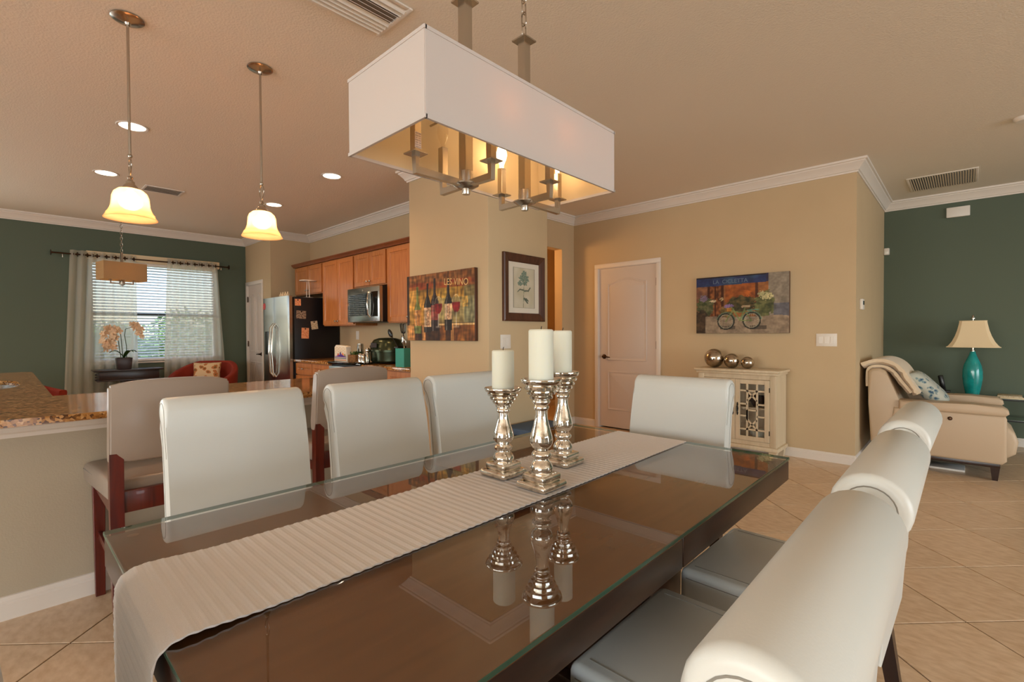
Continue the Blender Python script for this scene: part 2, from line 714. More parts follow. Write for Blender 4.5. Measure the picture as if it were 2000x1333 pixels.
def tile_bm(x=0, y=0, bm=None):
    bm = bm or BM()
    h = TS/2-0.0028
    out = [(h, 0), (0, h), (-h, 0), (0, -h)]
    corners = [((a*1+b*0), 0) for a, b in out]
    rot = [(h*sx, h*sy) for sx, sy in ((1, 1), (-1, 1), (-1, -1), (1, -1))]
    pts = [((p[0]*c45-p[1]*c45), (p[0]*c45+p[1]*c45)) for p in rot]
    lo = [bm.verts.new((x+p[0], y+p[1], -0.004)) for p in pts]
    mid = [bm.verts.new((x+p[0], y+p[1], -0.0012)) for p in pts]
    k = 1-0.0018/h
    hi = [bm.verts.new((x+p[0]*k, y+p[1]*k, 0)) for p in pts]
    for A, B in ((lo, mid), (mid, hi)):
        for i in range(4):
            j = (i+1) % 4
            bm.faces.new((A[i], A[j], B[j], B[i]))
    bm.faces.new(hi)
    return bm


cands = []
for i in range(-40, 40):
    for j in range(-40, 40):
        uu_, ww_ = U0+(i+0.5)*TS, W0+(j+0.5)*TS
        x, y = uu_*c45-ww_*c45, uu_*c45+ww_*c45
        if -8.7 < x < 7.6 and -6.6 < y < 7.5:
            px, pv, w = proj((x, y, 0))
            # behind walls or cabinets nothing of the tile shows
            hid = (x > -8.6 and x < -3.0 and y < 2.5) or (x < -2.75 and y > 2.7 and not (x > -5 and y > 3.4)) or \
                  (y > 5.5 and x < -0.75) or x < -5
            inview = -150 < px < 2150 and pv < 1600 and w > 0.1
            score = (1/w**2 if inview and not hid else 0.001/(1+abs(w)))
            cands.append((score, x, y))
cands.sort(reverse=True)
tm = None
for s_, x, y in cands[:300]:
    if tm is None:
        o = obj('tile', tile_bm(), 'tile', floor, smooth=0)
        tm = o.data
    else:
        o = bpy.data.objects.new('tile', tm)
        COL.objects.link(o)
        o.parent = floor
    o.location = (x, y, 0)
bm = BM()
for s_, x, y in cands[300:]:
    tile_bm(x, y, bm)
tf = obj('tile_field', bm, 'tile', floor, smooth=0)
tf['kind'] = 'stuff'

struct('ceiling', boxes([(-8.7, 7.7, -6.7, 7.5, CEIL, CEIL+0.12)]), 'ceiling_paint')
WX = -8.5
# west wall with the nook window
wy0, wy1, wz0, wz1 = 0.80, 2.32, 0.83, 2.24
struct('wall_west', boxes([(WX-.15, WX, -6.65, -4.2, 0, CEIL), (WX-.15, WX, -1.0, wy0, 0, CEIL), (WX-.15, WX, -4.2, -1.0, 2.35, CEIL), (WX-.15, WX, wy1, 2.85, 0, CEIL), (WX-.15, WX, wy0, wy1, 0, wz0),
                           (WX-.15, WX, wy0, wy1, wz1, CEIL)]), 'teal_paint')
# pantry block
d2x0, d2x1, d2z = -8.42, -7.80, 1.99
struct('wall_pantry', boxes([(WX, d2x0, 2.73, 2.83, 0, CEIL), (d2x1, -7.45, 2.73, 2.83, 0, CEIL), (d2x0, d2x1, 2.73, 2.83, d2z, CEIL),
                             (-7.55, -7.45, 2.83, 3.44, 0, CEIL)]), 'wall_paint')
struct('wall_kitchen', boxes([(-7.55, -3.83, 3.32, 3.44, 0, CEIL)]), 'wall_paint')
struct('wall_pillar', boxes([(-3.83, -2.75, 2.65, 3.40, 0, CEIL)], 0.018), 'wall_paint')
struct('wall_hall', boxes([(-3.92, -3.80, 4.985, 5.37, 0, CEIL), (-3.92, -3.80, 3.40, 3.85, 0, CEIL), (-3.92, -3.80, 3.85, 4.985, 2.29, CEIL)]), 'wall_paint')
struct('wall_hallway', boxes([(-5.1, -5.0, 3.44, 6.4, 0, CEIL), (-5.0, -3.92, 6.35, 6.45, 0, CEIL), (-3.92, -3.82, 5.37, 6.45, 0, CEIL)]), 'wall_paint')
NY = 5.245
d1x0, d1x1, d1z = -3.412, -2.62, 2.022
struct('wall_north', boxes([(-3.80, d1x0, NY, NY+.12, 0, CEIL), (d1x1, -0.71, NY, NY+.12, 0, CEIL), (d1x0, d1x1, NY, NY+.12, d1z, CEIL)]), 'wall_paint')
struct('wall_closet', boxes([(-3.7, -3.6, NY+.12, 6.1, 0, CEIL), (-2.45, -2.35, NY+.12, 6.1, 0, CEIL), (-3.6, -2.45, 6.0, 6.1, 0, CEIL)]), 'wall_paint')
struct('wall_pantry_back', boxes([(-8.65, -8.5, 2.85, 3.6, 0, CEIL), (-8.5, -7.45, 3.5, 3.6, 0, CEIL), (-7.55, -7.45, 3.44, 3.5, 0, CEIL)]), 'wall_paint')
struct('wall_return', boxes([(-0.83, -0.71, NY+.12, 7.25, 0, CEIL)]), 'wall_paint')
TY = 7.25
struct('wall_living', boxes([(-0.83, 7.65, TY, TY+.15, 0, CEIL)]), 'teal_paint')
struct('wall_east', boxes([(7.5, 7.65, -6.65, -1, 0, CEIL), (7.5, 7.65, 5, TY, 0, CEIL), (7.5, 7.65, -1, 5, 0, .08), (7.5, 7.65, -1, 5, 2.32, CEIL)]), 'wall_paint')
struct('wall_south', boxes([(WX, -4.0, -6.65, -6.5, 0, CEIL), (5.0, 7.5, -6.65, -6.5, 0, CEIL), (-4.0, 5.0, -6.65, -6.5, 2.46, CEIL)]), 'wall_paint')
struct('wall_bar', boxes([(-3.08, -2.96, -2.6, 1.50, 0, 0.845)]), 'shaded_wall_paint')

CROWN = [(0, 0), (0, -.105), (.010, -.105), (.013, -.092), (.022, -.088), (.030, -.070), (.055, -.040), (.066, -.030), (.070, -.020), (.084, -.017), (.086, 0)]
BASE = [(0, 0), (.014, 0), (.014, .060), (.011, .064), (.011, .072), (.008, .078), (.006, .086), (0, .088)]


def sweep(path, prof, z, name, m, closed=False, numbered=True, start=1):
    """mitred moulding along a plan path (room on the left); one structure object per wall"""
    n = len(path)
    P = [Vector((p[0], p[1])) for p in path]
    offs = []
    for i in range(n):
        if closed or 0 < i < n-1:
            a, b = (P[i]-P[i-1]).normalized(), (P[(i+1) % n]-P[i]).normalized()
        elif i == 0:
            a = b = (P[1]-P[0]).normalized()
        else:
            a = b = (P[-1]-P[-2]).normalized()
        na, nb = Vector((-a.y, a.x)), Vector((-b.y, b.x))
        bis = (na+nb).normalized()
        offs.append(bis/max(0.2, bis.dot(na)))
    res = []
    for i in range(n if closed else n-1):
        j = (i+1) % n
        bm = BM()
        A = [bm.verts.new((P[i].x+offs[i].x*d, P[i].y+offs[i].y*d, z+h)) for d, h in prof]
        B = [bm.verts.new((P[j].x+offs[j].x*d, P[j].y+offs[j].y*d, z+h)) for d, h in prof]
        for q in range(len(prof)):
            k = (q+1) % len(prof)
            bm.faces.new((A[q], A[k], B[k], B[q]))
        bm.faces.new(list(reversed(A)))
        bm.faces.new(B)
        nm = f'{name}_{start+i}' if numbered else name
        res.append(struct(nm, bm, m, smooth=25))
    return res


ring = [(WX, -6.5), (7.5, -6.5), (7.5, TY), (-.71, TY), (-.71, NY), (-3.8, NY), (-3.8, 3.40), (-2.75, 3.40), (-2.75, 2.65), (-3.83, 2.65),
        (-3.83, 3.32), (-7.45, 3.32), (-7.45, 2.73), (WX, 2.73)]
sweep(ring, CROWN, CEIL, 'trim', 'white_paint', closed=True)
for nm, p in (('baseboard_north', [(-.71, NY), (d1x1+.055, NY)]), ('baseboard_north_corner', [(d1x0-.055, NY), (-3.8, NY), (-3.8, 4.985)]),
              ('baseboard_return', [(-.71, TY), (-.71, NY)]), ('baseboard_living', [(7.5, TY), (-.71, TY)]),
              ('baseboard_pillar', [(-3.8, 3.40), (-2.75, 3.40), (-2.75, 2.65), (-3.83, 2.65)]),
              ('baseboard_west', [(WX, 2.73), (WX, -6.5)]), ('baseboard_bar', [(-2.96, 1.50), (-2.96, -2.6)]),
              ('baseboard_hallway', [(-3.92, 6.35), (-5.0, 6.35), (-5.0, 3.44)])):
    sweep([(a, b) for a, b in p], BASE if nm != 'baseboard_bar' else [(d*1.2, h*1.12) for d, h in BASE], 0, nm, 'white_paint', numbered=False)
# moulding under the bar top
sweep([(-2.96, 1.50), (-2.96, -2.6)], [(0, 0), (0, -.075), (.012, -.075), (.016, -.058), (.026, -.05), (.034, -.03), (.05, -.022), (.05, 0)], .845, 'trim', 'white_paint', start=20)
sweep([(-3.08, 1.50), (-2.96, 1.50)][::-1], [(0, 0), (0, -.075), (.012, -.075), (.03, -.03), (.05, -.022), (.05, 0)], .845, 'trim', 'white_paint', start=30)


# ------------------------------------------------------------------ doors
def arch_panel(x0, x1, z0, z1, rise, n=16):
    pts = [(x0, z0), (x1, z0), (x1, z1-rise)]
    for i in range(1, n):
        t = i/n
        s = t*2 if t < .5 else (1-t)*2
        s = s*s*(3-2*s)
        pts.append((x1+(x0-x1)*t, z1-rise+rise*s))
    pts.append((x0, z1-rise))
    return pts


def inset_poly(pts, d):
    n = len(pts)
    out = []
    for i in range(n):
        p, a, b = Vector(pts[i]), Vector(pts[i-1]), Vector(pts[(i+1) % n])
        t1, t2 = (p-a).normalized(), (b-p).normalized()
        n1, n2 = Vector((-t1.y, t1.x)), Vector((-t2.y, t2.x))
        bs = n1+n2
        bs = bs.normalized() if bs.length > 1e-6 else n1
        out.append(tuple(p+bs*d/max(.4, bs.dot(n1))))
    return out


def panel_rings(bm, pts, y, steps):
    """moulded door panel: successive insets (inset, depth) from the face plane y towards +y"""
    rings = []
    for d, dep in steps:
        q = inset_poly(pts, d)
        rings.append([bm.verts.new((p[0], y+dep, p[1])) for p in q])
    for A, B in zip(rings[:-1], rings[1:]):
        for i in range(len(A)):
            j = (i+1) % len(A)
            bm.faces.new((A[i], A[j], B[j], B[i]))
    bm.faces.new(rings[-1])


def make_door(nm, x0, x1, z1, y, panels, casing, hand):
    d = sempty(nm, ((x0+x1)/2, y, 0))
    w = (x1-x0)/2
    bm = BM()
    box(bm, -w+.004, w-.004, .012, .047, .020, z1-.005)
    o = obj('slab', bm, 'door_paint', d)
    for (a0, a1, b0, b1, rise) in panels:
        bm = BM()
        pts = arch_panel(a0, a1, b0, b1, rise)
        panel_rings(bm, pts, .012, [(0, .0), (0.004, -.006), (.012, -.007), (.022, -.001), (.030, -.0005), (.050, -.007), (.056, -.008)])
        obj('panel', bm, 'door_paint', o)
    bm = BM()
    cw = .055
    for (a, b, c, e) in ((-w-cw, -w, 0, z1), (w, w+cw, 0, z1), (-w-cw, w+cw, z1, z1+cw)):
        box(bm, a, b, -.016, 0, c, e, .005)
    obj('casing', bm, 'white_paint', d)
    bm = BM()
    for a, b, c, e in ((-w, -w+.004, 0, z1), (w-.004, w, 0, z1), (-w, w, z1-.004, z1)):
        box(bm, a, b, -.004, .10, c, e)
    obj('jamb', bm, 'white_paint', d)
    hx = (-w+.075) if hand < 0 else w-.075
    bm = BM()
    lathe(bm, [(0.0, 0), (.030, .0), (.030, .006), (.024, .012), (.012, .016), (.011, .045), (0, .047)], 20)
    bmesh.ops.rotate(bm, verts=bm.verts, matrix=Matrix.Rotation(R(90), 3, 'X'))
    tube(bm, [(0, -.042, 0), (-.03*hand, -.046, .001), (-.07*hand, -.045, -.002), (-.105*hand, -.042, -.006)], [.010, .009, .008, .006], 10)
    obj('handle', bm, 'bronze', d, loc=(hx, .012, .905))
    for hz in (z1-.22, 1.06, .22):
        bm = BM()
        lathe(bm, [(.0, -.045), (.006, -.045), (.006, .045), (0, .045)], 8)
        box(bm, -.001, .018, -.001, .004, -.042, .042)
        obj('hinge', bm, 'bronze', d, loc=((w-.001)*(-1 if hand > 0 else 1), -.004, hz))
    return d


make_door('door_1', d1x0, d1x1, d1z, NY,
          [(-.275, .265, .86, 1.885, .055), (-.275, .265, .235, .725, .0)], 'white', -1)
make_door('door_2', d2x0, d2x1, d2z, 2.73,
          [(-.25, -.02, .93, 1.86, .05), (.02, .25, .93, 1.86, .05), (-.25, -.02, .2, .78, 0), (.02, .25, .2, .78, 0)], 'white', 1)

# ------------------------------------------------------------------ nook window, blind, curtains
win = sempty('window_1', (WX, (wy0+wy1)/2, (wz0+wz1)/2))
hw, hh = (wy1-wy0)/2, (wz1-wz0)/2
bm = BM()
for a, b, c, e in ((-hw, -hw+.05, -hh, hh), (hw-.05, hw, -hh, hh), (-hw, hw, -hh, -hh+.05), (-hw, hw, hh-.05, hh)):
    box(bm, -.11, -.05, a, b, c, e, .004)
obj('window_frame', bm, 'white_paint', win)
bm = BM()
box(bm, -.10, -.055, -hw+.04, hw-.04, 1.51-(wz0+wz1)/2-.02, 1.51-(wz0+wz1)/2+.02, .004)
obj('meeting_rail', bm, 'black_metal', win)
for s in (-1, 1):
    bm = BM()
    box(bm, -.083, -.080, min(0, s*(hw-.04)), max(0, s*(hw-.04)), -hh+.04, hh-.04)
    obj('pane', bm, 'glass_pane', win, smooth=0)
bm = BM()
box(bm, -.05, .03, -hw-.03, hw+.03, -hh-.02, -hh, .006)
obj('window_sill', bm, 'white_paint', win)

bl = thing('window_blind', 'white horizontal slat blind in the nook window behind the sheer curtains', 'blind', (WX-.02, (wy0+wy1)/2, wz0))
bm = BM()
box(bm, -.02, .02, -hw+.02, hw-.02, 1.36, 1.41, .004)
obj('headrail', bm, 'white_plastic', bl)
bm = BM()
box(bm, -.022, .022, -hw+.03, hw-.03, .01, .03, .004)
obj('bottom_rail', bm, 'white_plastic', bl)
sm = None
k = 0
z = .055
while z < 1.355:
    if sm is None:
        bm = BM()
        prism(bm, [(-.022, -.003), (0, .0), (.022, -.003), (.022, -.0018), (0, .0014), (-.022, -.0018)], 'Y', -hw+.03, hw-.03)
        o = obj('slat', bm, 'blind_slat', bl, smooth=50)
        sm = o.data
    else:
        o = bpy.data.objects.new('slat', sm)
        COL.objects.link(o)
        o.parent = bl
    o.location = (0, 0, z)
    o.rotation_euler = (0, R(-24), 0)
    z += .040
bm = BM()
for yy in (-.5, 0, .5):
    tube(bm, [(.024, yy, .02), (.024, yy, 1.37)], .0012, 5)
obj('ladder_cord', bm, 'white_plastic', bl)

vl = thing('window_valance', 'narrow white valance board across the top of the nook window', 'valance', (WX, (wy0+wy1)/2, 2.225))
bm = BM()
box(bm, 0, .055, -hw-.02, hw+.02, 0, .105, .006)
obj('board', bm, 'lamp_cream', vl)

rodt = thing('curtain_rod', 'thin bronze curtain rod with flat finials on the dark teal nook wall', 'curtain rod', (WX+.09, 1.45, 2.262))
bm = BM()
tube(bm, [(0, -.99, 0), (0, .99, 0)], .009, 10)
obj('rod', bm, 'bronze', rodt)
for s in (-1, 1):
    bm = BM()
    lathe(bm, [(0, 0), (.012, 0), (.012, .012), (.036, .016), (.036, .022), (.0, .026)], 16)
    bmesh.ops.rotate(bm, verts=bm.verts, matrix=Matrix.Rotation(R(-90*s), 3, 'X'))
    obj('finial', bm, 'bronze', rodt, loc=(0, s*.99, 0))
    bm = BM()
    tube(bm, [(-.088, 0, -.02), (-.03, 0, -.022), (0, 0, -.012)], .006, 8)
    lathe(bm, [(0, -.06), (.007, -.055), (.007, -.02), (0, -.015)], 8)
    obj('bracket', bm, 'nickel', rodt, loc=(0, s*.90, 0))


def curtain(y0, y1, b0, b1, label, seed):
    t = thing('sheer_curtain', label, 'curtain', (WX+.09, (y0+y1)/2, 0), 0, 'sheer curtains of the nook window')
    rnd = random.Random(seed)
    bm = BM()
    nx, nz = 120, 24
    yc = (y0+y1)/2
    nf = 7
    rows = []
    for j in range(nz+1):
        tz = j/nz
        zz = .03+(2.315-.03)*tz
        row = []
        for i in range(nx+1):
            u = i/nx
            yb_ = b0+(b1-b0)*u
            yt = y0+(y1-y0)*u
            yy = yb_+(yt-yb_)*tz
            amp = .030*(1-.25*tz)
            xx = amp*math.sin(2*PI*nf*u+.4*math.sin(3*tz+seed)) + .006*math.sin(17*u+5*tz+seed)
            row.append(bm.verts.new((xx, yy-yc, zz)))
        rows.append(row)
    for j in range(nz):
        for i in range(nx):
            bm.faces.new((rows[j][i], rows[j][i+1], rows[j+1][i+1], rows[j+1][i]))
    obj('cloth', bm, 'sheer', t, smooth=80)
    gm = None
    for q in range(2*nf):
        u = (q+.5)/(2*nf)
        yy = y0+(y1-y0)*u-yc
        if gm is None:
            bm = BM()
            pts = [(0, .024*math.cos(a*PI/8), .024*math.sin(a*PI/8)) for a in range(16)]
            tube(bm, pts, .0045, 6, closed=True)
            o = obj('grommet', bm, 'bronze', t)
            gm = o.data
        else:
            o = bpy.data.objects.new('grommet', gm)
            COL.objects.link(o)
            o.parent = t
        o.location = (0, yy, 2.262)
        o.rotation_euler = (0, 0, R(70 if q % 2 else -70))
    return t


curtain(.62, 1.30, .52, 1.30, 'left sheer white curtain, hanging behind the orchid', 1)
curtain(1.66, 2.30, 1.58, 2.42, 'right sheer white curtain, hanging behind the rust red chair with the cushion', 2)

# ------------------------------------------------------------------ outside, seen through the blind
g = struct('ground', boxes([(-40, WX-.16, -25, 30, -.32, -.2)]), 'grass')
struct('path', boxes([(-13.6, -11.6, -20, 25, -.2, -.185)]), 'paving')


def bush(loc, rx, rz, n, seed, label, m='hedge_leaf', name='garden_shrub'):
    rnd = random.Random(seed)
    t = thing(name, label, 'shrub', loc)
    bm = BM()
    for _ in range(n):
        while True:
            p = Vector((rnd.uniform(-1, 1), rnd.uniform(-1, 1), rnd.uniform(-.2, 1)))
            if .35 < p.length < 1:
                break
        c = Vector((p.x*rx, p.y*rx, rz*.2+p.z*rz*.8))
        a = Vector((rnd.gauss(0, 1), rnd.gauss(0, 1), rnd.gauss(0, 1))).normalized()
        b = a.orthogonal().normalized()
        s = rnd.uniform(.05, .11)
        vs = [bm.verts.new(c+q) for q in (-a*s, b*s*.45, a*s, -b*s*.45)]
        bm.faces.new(vs)
    o = obj('foliage', bm, m, t, smooth=0)
    bm = BM()
    for q in range(4):
        an = q*PI/2+.4
        tube(bm, [(0, 0, 0), (rx*.2*math.cos(an), rx*.2*math.sin(an), rz*.4), (rx*.4*math.cos(an), rx*.4*math.sin(an), rz*.7)], [.03, .02, .01], 6)
    obj('stem', bm, 'stem', t)


bush((-12.6, 1.4, -.19), 1.0, 1.7, 2600, 3, 'leafy green shrub outside the gap between the curtains')
bush((-14.6, 3.4, -.2), 1.5, 2.1, 2600, 4, 'tall leafy green shrub outside behind the right curtain')
bush((-15.0, -.3, -.2), 1.3, 1.7, 2200, 5, 'leafy green shrub outside behind the left curtain')
for i_, (a, b) in enumerate(((-.14, -.06), (.06, .14))):
    pass
# ------------------------------------------------------------------ dining table
TX0, TX1, TY0, TY1 = -1.413, -0.448, 0.150, 1.905
TCX, TCY = (TX0+TX1)/2, (TY0+TY1)/2
table = thing('dining_table', 'long espresso dining table with a reflective glass top and silver candlesticks on it', 'table', (TCX, TCY, 0))
hx, hy = (TX1-TX0)/2, (TY1-TY0)/2
for s in (-1, 1):
    bm = BM()
    ya, yb = (-hy+.002, -.0015) if s < 0 else (.0015, hy-.002)
    box(bm, -hx+.002, hx-.002, ya, yb, .682, .750, .003)
    o = obj('top_half', bm, 'espresso', table)
    o.data.materials.append(MATS['bronze_top'])
    for p in o.data.polygons:
        if p.normal.z > .9:
            p.material_index = 1
bm = BM()
box(bm, -hx, hx, -hy, hy, .752, .762, .002, 2)
o = obj('glass_top', bm, 'table_glass', table, smooth=0)
o.data.materials.append(MATS['glass_edge'])
for p in o.data.polygons:
    if abs(p.normal.z) < 0.5:
        p.material_index = 1
bm = BM()
lathe(bm, [(0, 0), (.011, 0), (.011, .0016), (0, .0016)], 16)
for i, (x, y) in enumerate(((.463, .02), (-.463, .02), (.44, .83), (-.44, .83), (.44, -.83), (-.44, -.83))):
    if i == 0:
        bp_ = obj('glass_pad', bm, 'clear_bulb', table, loc=(x, y, .7502))
    else:
        q = dup(bp_, loc=(x, y, .7502))
for s in (-1, 1):
    bm = BM()
    box(bm, -.26, .26, -.10, .10, .06, .682, .006)
    o = obj('pedestal', bm, 'espresso', table, loc=(0, s*.38, 0))
    bm = BM()
    box(bm, -.34, .34, -.14, .14, 0, .06, .006)
    obj('plinth', bm, 'espresso', o)

# runner: ribbed cloth along the table, folded over the near end
rt = thing('table_runner', 'cream ribbed table runner along the middle of the glass table, hanging over its near end', 'table runner', (-.972, 1.0, .7625))
bm = BM()
path = []
y = 1.885-1.0
step = .0022
while y > .29-1.0:
    path.append((y, .0018, 0))
    y -= step
# gentle rise then roll over the edge
ctrl = [(.29, .002), (.25, .004), (.21, .0072), (.18, .0085), (.160, .006), (.145, -.002), (.137, -.016), (.1345, -.04), (.134, -.10), (.135, -.2), (.136, -.34)]
cur = []
for (ya, za), (yb, zb) in zip(ctrl[:-1], ctrl[1:]):
    L = math.hypot(yb-ya, zb-za)
    n = max(1, int(L/step))
    for q in range(n):
        t = q/n
        cur.append((ya+(yb-ya)*t-1.0, za+(zb-za)*t, 0))
for _ in range(12):
    cur = [cur[0]]+[tuple((cur[i-1][k]+cur[i][k]*2+cur[i+1][k])/4 for k in range(3)) for i in range(1, len(cur)-1)]+[cur[-1]]
path += cur
s_ = 0
rows_t, rows_b = [], []
for i, (yy, zz, _) in enumerate(path):
    a = path[max(0, i-1)]
    b = path[min(len(path)-1, i+1)]
    t = Vector((0, b[0]-a[0], b[1]-a[1])).normalized()
    nrm = Vector((0, t.z, -t.y))
    if i:
        s_ += math.hypot(path[i][0]-path[i-1][0], path[i][1]-path[i-1][1])
    rib = .0011*(0.5+.5*math.cos(2*PI*s_/.0215))**1.6+.0003*math.cos(2*PI*s_/.0072)
    rt_, rb_ = [], []
    for q in range(9):
        x = -.158+.316*q/8 + (.0012*math.sin(s_*290) if q in (0, 8) else 0)
        bumpz = .0
        d1 = Vector((x+.158, yy+.10, 0))
        if zz > 0 and q < 3:
            bumpz = .006*math.exp(-((yy+.12)/.05)**2)*(1-q/3)
        P = Vector((x, yy, zz))
        rt_.append(bm.verts.new(P+nrm*(rib+.0012)+Vector((0, 0, bumpz))))
        rb_.append(bm.verts.new(P-nrm*.0012+Vector((0, 0, bumpz))))
    rows_t.append(rt_)
    rows_b.append(rb_)
for i in range(len(path)-1):
    for q in range(8):
        bm.faces.new((rows_t[i][q], rows_t[i][q+1], rows_t[i+1][q+1], rows_t[i+1][q]))
        bm.faces.new((rows_b[i][q+1], rows_b[i][q], rows_b[i+1][q], rows_b[i+1][q+1]))
    bm.faces.new((rows_t[i][0], rows_t[i+1][0], rows_b[i+1][0], rows_b[i][0]))
    bm.faces.new((rows_t[i][8], rows_b[i][8], rows_b[i+1][8], rows_t[i+1][8]))
bm.faces.new(rows_t[0]+list(reversed(rows_b[0])))
bm.faces.new(list(reversed(rows_t[-1]))+rows_b[-1])
obj('cloth', bm, 'runner_cloth', rt, smooth=70)

# ------------------------------------------------------------------ candlesticks and candles
Z0 = .7663


def candlestick(x, y, h, label, ctop, crad, clabel, rimk=1.0):
    t = thing('candlestick', label, 'candlestick', (x, y, Z0), 0, 'mercury glass candlesticks on the runner')
    bm = BM()
    box(bm, -.054, .054, -.054, .054, .0, .021, .009, 3)
    box(bm, -.041, .041, -.041, .041, .020, .042, .007, 3)
    obj('foot', bm, 'mercury', t)
    k = (h-.040)/.264
    pr_ = [(0, .038), (.030, .039), (.033, .052), (.033, .060), (.026, .072), (.020, .078), (.020, .082), (.0275, .087), (.029, .094), (.025, .100), (.019, .104),
           (.020, .108), (.027, .114), (.0325, .124), (.0335, .134), (.030, .150), (.0235, .172), (.0185, .192), (.0165, .205), (.0168, .216), (.021, .219),
           (.0225, .224), (.020, .229), (.0185, .232), (.025, .237), (.0255, .243), (.0225, .246), (.032, .249), (.0335, .255), (.029, .258), (.040, .262),
           (.0415, .268), (.036, .271), (.047, .276), (.0485, .283), (.043, .285), (.0555*rimk, .292), (.0585*rimk, .301), (.0575*rimk, .304), (.053*rimk, .300), (.044, .288), (0, .286)]
    pr_ = [(r_, .038+(z_-.038)*k) for r_, z_ in pr_]
    bm = BM()
    lathe(bm, pr_, 40)
    obj('stem', bm, 'mercury', t, smooth=50)
    zb = .038+(.286-.038)*k+.0005
    c = thing('pillar_candle', clabel, 'candle', (x, y, Z0+zb), 0, 'ivory pillar candles')
    H = ctop-Z0-zb
    bm = BM()
    lathe(bm, [(0, 0), (crad, 0), (crad, H-.004), (crad-.004, H), (crad*.6, H-.0015), (.0, H-.003)], 36)
    obj('wax', bm, 'candle_wax', c, smooth=40)
    bm = BM()
    tube(bm, [(0, 0, H-.004), (.001, 0, H+.004), (.002, .001, H+.009)], .0012, 6)
    obj('wick', bm, 'wick', c)


candlestick(-1.041, 1.064, 1.038-Z0, 'shortest silver mercury glass candlestick, at the left edge of the runner', 1.154, .0345, 'short ivory pillar candle on the shortest silver candlestick')
candlestick(-.876, 1.050, 1.076-Z0, 'silver mercury glass candlestick nearest the runner edge by the right hand chairs', 1.216, .0355, 'thickest and tallest ivory pillar candle, on the front silver candlestick')
candlestick(-.982, 1.290, 1.0765-Z0, 'slim silver mercury glass candlestick standing behind the other two', 1.214, .031, 'slim ivory pillar candle on the rearmost silver candlestick', .95)


# ------------------------------------------------------------------ upholstered dining chairs (front = +x)
def back_profile(ins=0.0):
    rr_ = .05-ins
    pts = [(-.185-ins, .40+ins), (-.190-ins, .52), (-.198-ins, .62), (-.210-ins, .72), (-.224-ins, .81), (-.238-ins, .87), (-.247-ins*.95, .910)]
    for a in range(8, 256, 14):
        pts.append((-.30+rr_*math.cos(R(a)), .95+rr_*math.sin(R(a))))
    pts += [(-.312+ins, .885), (-.303+ins, .84), (-.293+ins, .77), (-.283+ins, .68), (-.274+ins, .58), (-.266+ins, .48), (-.262+ins, .40+ins)]
    return pts


def make_chair(label):
    t = thing('dining_chair', label, 'chair', (0, 0, 0), 0, 'white leather dining chairs around the table')
    bm = BM()
    W = .222
    prism(bm, back_profile(), 'Y', -W, W, .012, 3)
    b = obj('backrest', bm, 'white_leather', t, smooth=40)
    for s in (-1, 1):
        bm = BM()
        pts = [(p[0], s*(W+.0002), p[1]) for p in back_profile(.0175)[4:]]
        tube(bm, pts, .0010, 5)
        obj('seam', bm, 'leather_seam', b)
    bm = BM()
    box(bm, -.215, .238, -.226, .226, .355, .478, .022, 3)
    sd = obj('seat', bm, 'white_leather', t, smooth=40)
    bm = BM()
    q = [(-.19, -.2265), (.215, -.2265), (.2385, -.2), (.2385, .2), (.215, .2265), (-.19, .2265)]
    tube(bm, [(a, c, .452) for a, c in q], .0013, 5)
    obj('seam', bm, 'leather_seam', sd)
    for s in (-1, 1):
        bm = BM()
        tube(bm, [(-.19, s*.185, .4782), (.205, s*.185, .4782)], .0011, 5)
        obj('seam', bm, 'leather_seam', sd)
    for s in (-1, 1):
        bm = BM()
        tbox(bm, .175, .220, s*.185-.0225, s*.185+.0225, 0, .36, .72, .002)
        obj('leg', bm, 'espresso_leg', t)
    for s in (-1, 1):
        bm = BM()
        tube(bm, [(-.215, s*.185, .42), (-.222, s*.185, .30), (-.245, s*.185, .15), (-.285, s*.185, 0)], [.022, .021, .018, .015], square=True)
        obj('leg', bm, 'espresso_leg', t, smooth=30)
    return t


ch = make_chair('nearest white leather chair with a rolled top, its big scroll end closest to the camera')
ch.location = (-.398, .545, 0)
ch.rotation_euler = (0, 0, PI)
dup(ch, (-.398, 1.072, 0), PI, 'white rolled back chair in the middle of the row by the tiled walkway')
dup(ch, (-.398, 1.650, 0), PI+R(-1), 'farthest white rolled back chair in the row leading to the recliner')
dup(ch, (-1.600, .575, 0), 0, 'white leather chair across the table, in front of the bar stool with the visible seat')
dup(ch, (-1.602, 1.135, 0), 0, 'white leather chair across the table, in front of the stool by the kitchen range')
dup(ch, (-1.602, 1.645, 0), R(1), 'white leather chair across the table, partly behind the candlesticks')
dup(ch, (-.955, 1.865, 0), -PI/2, 'white leather chair at the far head of the table, facing the camera')
dup(ch, (-.935, .193, 0), PI/2, 'white leather chair at the near head of the table, a sliver at lower left')


